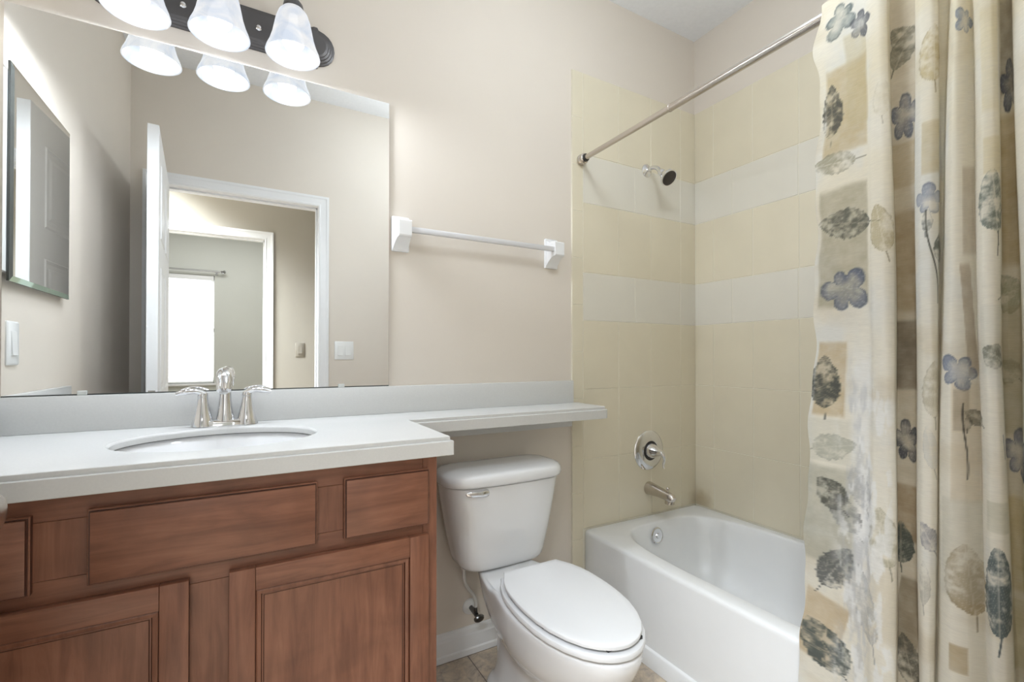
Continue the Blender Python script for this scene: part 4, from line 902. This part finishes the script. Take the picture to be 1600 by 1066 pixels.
def spline(pts, per):
    P = np.array(pts, float); n = len(P); t = np.linspace(0, n-1, (n-1)*per+1)
    i = np.minimum(t.astype(int), n-2); f = (t-i)[:, None]
    g = lambda k: P[np.clip(k, 0, n-1)]
    p0, p1, p2, p3 = g(i-1), g(i), g(i+1), g(i+2)
    m1 = (p2-p0)*0.42; m2 = (p3-p1)*0.42
    return t, (2*f**3-3*f**2+1)*p1+(f**3-2*f**2+f)*m1+(-2*f**3+3*f**2)*p2+(f**3-f**2)*m2
def build_curtain():
    ZTOP, ZMID, ZLOW, ZBOT = 1.986, 1.15, 0.30, 0.055
    per = 11
    t, T = spline(CT, per); _, Mi = spline(CM, per); _, Bo = spline(CB, per)
    nz = 780
    z = np.linspace(ZBOT, ZTOP, nz)
    a = np.clip((z-ZMID)/(ZTOP-0.05-ZMID), 0, 1)[:, None, None]; b = np.clip((ZMID-z)/(ZMID-ZLOW), 0, 1.15)[:, None, None]
    a = a*a*(3-2*a)*0.5+a*0.5
    XY = Mi[None]*(1-a)*(1-np.minimum(b, 1))+T[None]*a+Bo[None]*np.minimum(b, 1)*(1-a)
    over = np.clip(b-1, 0, None); XY = XY+(Bo-Mi)[None]*over
    # soft ripples of the free edge and a little waviness
    edge = np.exp(-t/1.4)[None, :]
    zz = z[:, None]
    XY[:, :, 0] -= 0.003*np.sin(zz*9+t[None]*0.7)*1.0
    XY[:, :, 1] += edge*(0.004*np.sin(zz*21)+0.0022*np.sin(zz*47+1)+0.013*np.exp(-((zz-1.885)/0.055)**2))
    lowmask = np.clip((z-1.70)/0.2, 0, 1)[:, None]
    XY[:, :, 0] = np.minimum(XY[:, :, 0], 1.2592*(1-lowmask)+1.2430*lowmask)
    nt = len(t)
    V = np.zeros((nz, nt, 3)); V[:, :, :2] = XY; V[:, :, 2] = zz
    # arc length at eye level as cloth coordinate
    d = np.hypot(*np.diff(Mi, axis=0).T); arc = np.concatenate([[0], np.cumsum(d)])
    U = np.broadcast_to(arc[None], (nz, nt)); ZZ = np.broadcast_to(zz, (nz, nt))
    rng = np.random.RandomState(5)
    def vnoise(u, v, s, seed):
        r = np.random.RandomState(seed).rand(257, 257); x = u/s+37.3; y = v/s+11.7
        xi = np.floor(x).astype(int); yi = np.floor(y).astype(int); fx = x-xi; fy = y-yi; fx = fx*fx*(3-2*fx); fy = fy*fy*(3-2*fy)
        g = lambda p, q: r[p % 257, q % 257]
        return (g(xi, yi)*(1-fx)+g(xi+1, yi)*fx)*(1-fy)+(g(xi, yi+1)*(1-fx)+g(xi+1, yi+1)*fx)*fy
    def fbm(u, v, s, seed, o=4):
        out = 0; amp = 0.5; tot = 0
        for k in range(o): out = out+amp*vnoise(u, v, s/2**k, seed+k); tot += amp; amp *= 0.55
        return out/tot
    C = np.zeros((nz, nt, 3)); C[:] = (232, 226, 211)
    def mix(col, m):
        nonlocal C
        C = C*(1-m[..., None])+np.array(col, float)*m[..., None]
    ss = lambda x, lo, hi: np.clip((x-lo)/(hi-lo), 0, 1)**2*(3-2*np.clip((x-lo)/(hi-lo), 0, 1))
    # loose watercolour ground: cool in some places, straw coloured towards the top
    mix((222, 208, 172), 0.55*ss(ZZ, 1.2, 1.95)*ss(fbm(U, ZZ, 0.16, 3), 0.3, 0.7))
    mix((214, 218, 220), 0.45*ss(fbm(U, ZZ*0.6, 0.12, 21), 0.5, 0.75))
    mix((208, 196, 172), 0.5*ss(fbm(U*0.5, ZZ, 0.10, 33), 0.52, 0.78))
    blot = fbm(U, ZZ, 0.020, 51, 5); fine = fbm(U, ZZ, 0.007, 61, 4); big = fbm(U, ZZ, 0.05, 71, 4)
    for k, tt, zc, w, h, rot, col, st in MOTIFS:
        uc = np.interp(tt, t, arc)
        du, dv = U-uc, ZZ-zc
        r = math.radians(rot); x = du*math.cos(r)+dv*math.sin(r); y = -du*math.sin(r)+dv*math.cos(r)
        if k in ('patch', 'wash'):
            wob = (big-0.5)*0.25
            q = np.maximum(np.abs(x)/(w/2), np.abs(y)/(h/2))+wob*(0.35 if k == 'patch' else 1.2)
            m = (1-ss(q, 0.90, 1.04) if k == 'patch' else 1-ss(q, 0.4, 1.2))*st*(0.70+0.6*(blot-0.35))
            mix(col, np.clip(m, 0, 1))
        elif k == 'stem':
            m = (1-ss(np.abs(x+0.004*np.sin(y*30)), 0.0006, 0.0020))*(np.abs(y) < h/2)*st; mix(col, m)
        elif k == 'leaf':
            yy = y/(h/2); prof = np.clip(1-yy*yy, 0, 1)**0.75*(1-0.28*yy)
            serr = 1+0.10*np.sin(y*420+np.abs(x)*300)*0.5+(fine-0.5)*0.25
            q = np.abs(x)/(w/2)/np.maximum(prof*serr, 1e-3)
            ins = (1-ss(q, 0.92, 1.02))*(np.abs(yy) < 1)
            vein = np.maximum(1-ss(np.abs(x), 0.0006, 0.0016), (1-ss(np.abs(np.sin((y-np.abs(x)*0.75)*2*PI/0.0115)), 0.10, 0.30))*0.65)
            tex = np.clip(0.55+3.0*(blot-0.45)+1.2*(fine-0.5), 0.10, 1.0)
            mix(col, np.clip(ins*st*tex*(1-0.45*vein), 0, 1)); edge_ = ins*ss(q, 0.80, 0.95)*0.35*st; mix(tuple(c*0.72 for c in col), edge_)
            stm = (1-ss(np.abs(x-0.002*np.sin(y*60)), 0.0006, 0.0016))*(y < -h/2+0.002)*(y > -h*0.72)*st; mix(tuple(c*0.8 for c in col), stm)
        elif k == 'flower':
            q0 = np.hypot(x/(w/2), y/(h/2)); an = np.arctan2(y/(h/2), x/(w/2))
            ph = (tt*1.7) % 6.28; pid = np.floor(((an+ph) % (2*PI))/(2*PI/5)).astype(int); pr = np.random.RandomState(int(tt*100)); pl = pr.uniform(0.72, 1.12, 6)[pid]; pa = pr.uniform(0.45, 1.0, 6)[pid]
            pet = (0.50+0.50*np.abs(np.sin((an+ph)*2.5))**0.6)*pl
            qq = q0/pet+(fine-0.5)*0.12
            ins = 1-ss(qq, 0.93, 1.03)
            tex = np.clip(0.45+1.8*(blot-0.42)+0.45*ss(qq, 0.45, 0.95), 0.25, 1.0)*(0.55+0.45*ss(q0, 0.08, 0.4))*pa
            g_ = sum(col)/3; col = tuple(g_+(c-g_)*0.72 for c in col)
            mix(col, np.clip(ins*st*tex, 0, 1)); mix(tuple(c*0.72 for c in col), ins*ss(qq, 0.82, 0.95)*0.5*st)
            ray = (1-ss(np.abs(np.sin(an*12+blot*3)), 0.08, 0.3))*ins*0.25; mix((228, 226, 214), ray)
    TT = np.broadcast_to(t[None], (nz, nt))
    mix((190, 192, 194), 0.55*ss(fbm(U*2.2, ZZ*0.5, 0.045, 101, 5), 0.50, 0.66)*(1-ss(TT, 3.6, 4.6))*ss(TT, 1.4, 2.2)*(1-ss(ZZ, 1.0, 1.2)))
    mix((240, 240, 238), 0.7*ss(fbm(U*2.0, ZZ*0.6, 0.03, 111, 5), 0.52, 0.64)*(1-ss(TT, 5.0, 6.5))*ss(TT, 1.0, 2.2)*(1-ss(ZZ, 0.95, 1.15)))
    mix((200, 196, 186), 0.10*ss(fbm(U*0.25, ZZ, 0.006, 91), 0.55, 0.75))
    C = np.clip(C, 0, 255)/255; C = np.where(C <= 0.04045, C/12.92, ((C+0.055)/1.055)**2.4)
    org = np.array((1.235, -1.26, ZBOT))
    me = bpy.data.meshes.new('shower_curtain')
    nv = nz*nt; ii, jj = np.meshgrid(np.arange(nz-1), np.arange(nt-1), indexing='ij'); v0 = (ii*nt+jj).ravel()
    F = np.stack([v0, v0+nt, v0+nt+1, v0+1], 1); nf = len(F)
    me.vertices.add(nv); me.vertices.foreach_set('co', (V-org).reshape(-1).astype(np.float32))
    me.loops.add(nf*4); me.loops.foreach_set('vertex_index', F.reshape(-1).astype(np.int32))
    me.polygons.add(nf); me.polygons.foreach_set('loop_start', (np.arange(nf)*4).astype(np.int32)); me.polygons.foreach_set('loop_total', np.full(nf, 4, np.int32))
    me.update(calc_edges=True)
    me.polygons.foreach_set('use_smooth', np.ones(nf, bool))
    ca = me.color_attributes.new('print', 'FLOAT_COLOR', 'POINT')
    ca.data.foreach_set('color', np.concatenate([C.reshape(-1, 3), np.ones((nv, 1))], 1).reshape(-1).astype(np.float32))
    me.materials.append(M['curtain'])
    o = bpy.data.objects.new('shower_curtain', me); COL.objects.link(o); o.location = org
    return tag(o, 'cream shower curtain printed with grey leaves and blue flowers hanging outside the bath', 'shower curtain')
build_curtain()
def ring_at(y, first=[None]):
    if first[0] is None:
        t = thing('curtain_ring', '', 'curtain ring', (RX, y, RZ), 'shower curtain rings')
        bm = NB(); n = 28; rg = []
        for k in range(n):
            a = 2*PI*k/n; c = Vector((RX+0.0185*math.cos(a), y, RZ+0.0185*math.sin(a)+0.0035)); rg.append([c+Vector((math.cos(a), 0, math.sin(a)))*0.0017*math.cos(b)+Vector((0, 1, 0))*0.0017*math.sin(b) for b in [2*PI*q/8 for q in range(8)]])
        loft(bm, rg+[rg[0]], False, False); bmesh.ops.remove_doubles(bm, verts=bm.verts, dist=1e-6)
        obj('wire_ring', bm, 'nickel', t)
        first[0] = t; return t
    s = first[0]; t = s.copy(); COL.objects.link(t); t.location = (RX, y, RZ)
    for ch in s.children:
        k = ch.copy(); COL.objects.link(k); k.parent = t
    return t
for y in (-1.003, -1.06, -1.125, -1.175, -1.217, -1.262, -1.31, -1.345, -1.40, -1.452, -1.50): 
    r = ring_at(y); r['label'] = 'thin nickel ring holding the curtain on the shower rod'
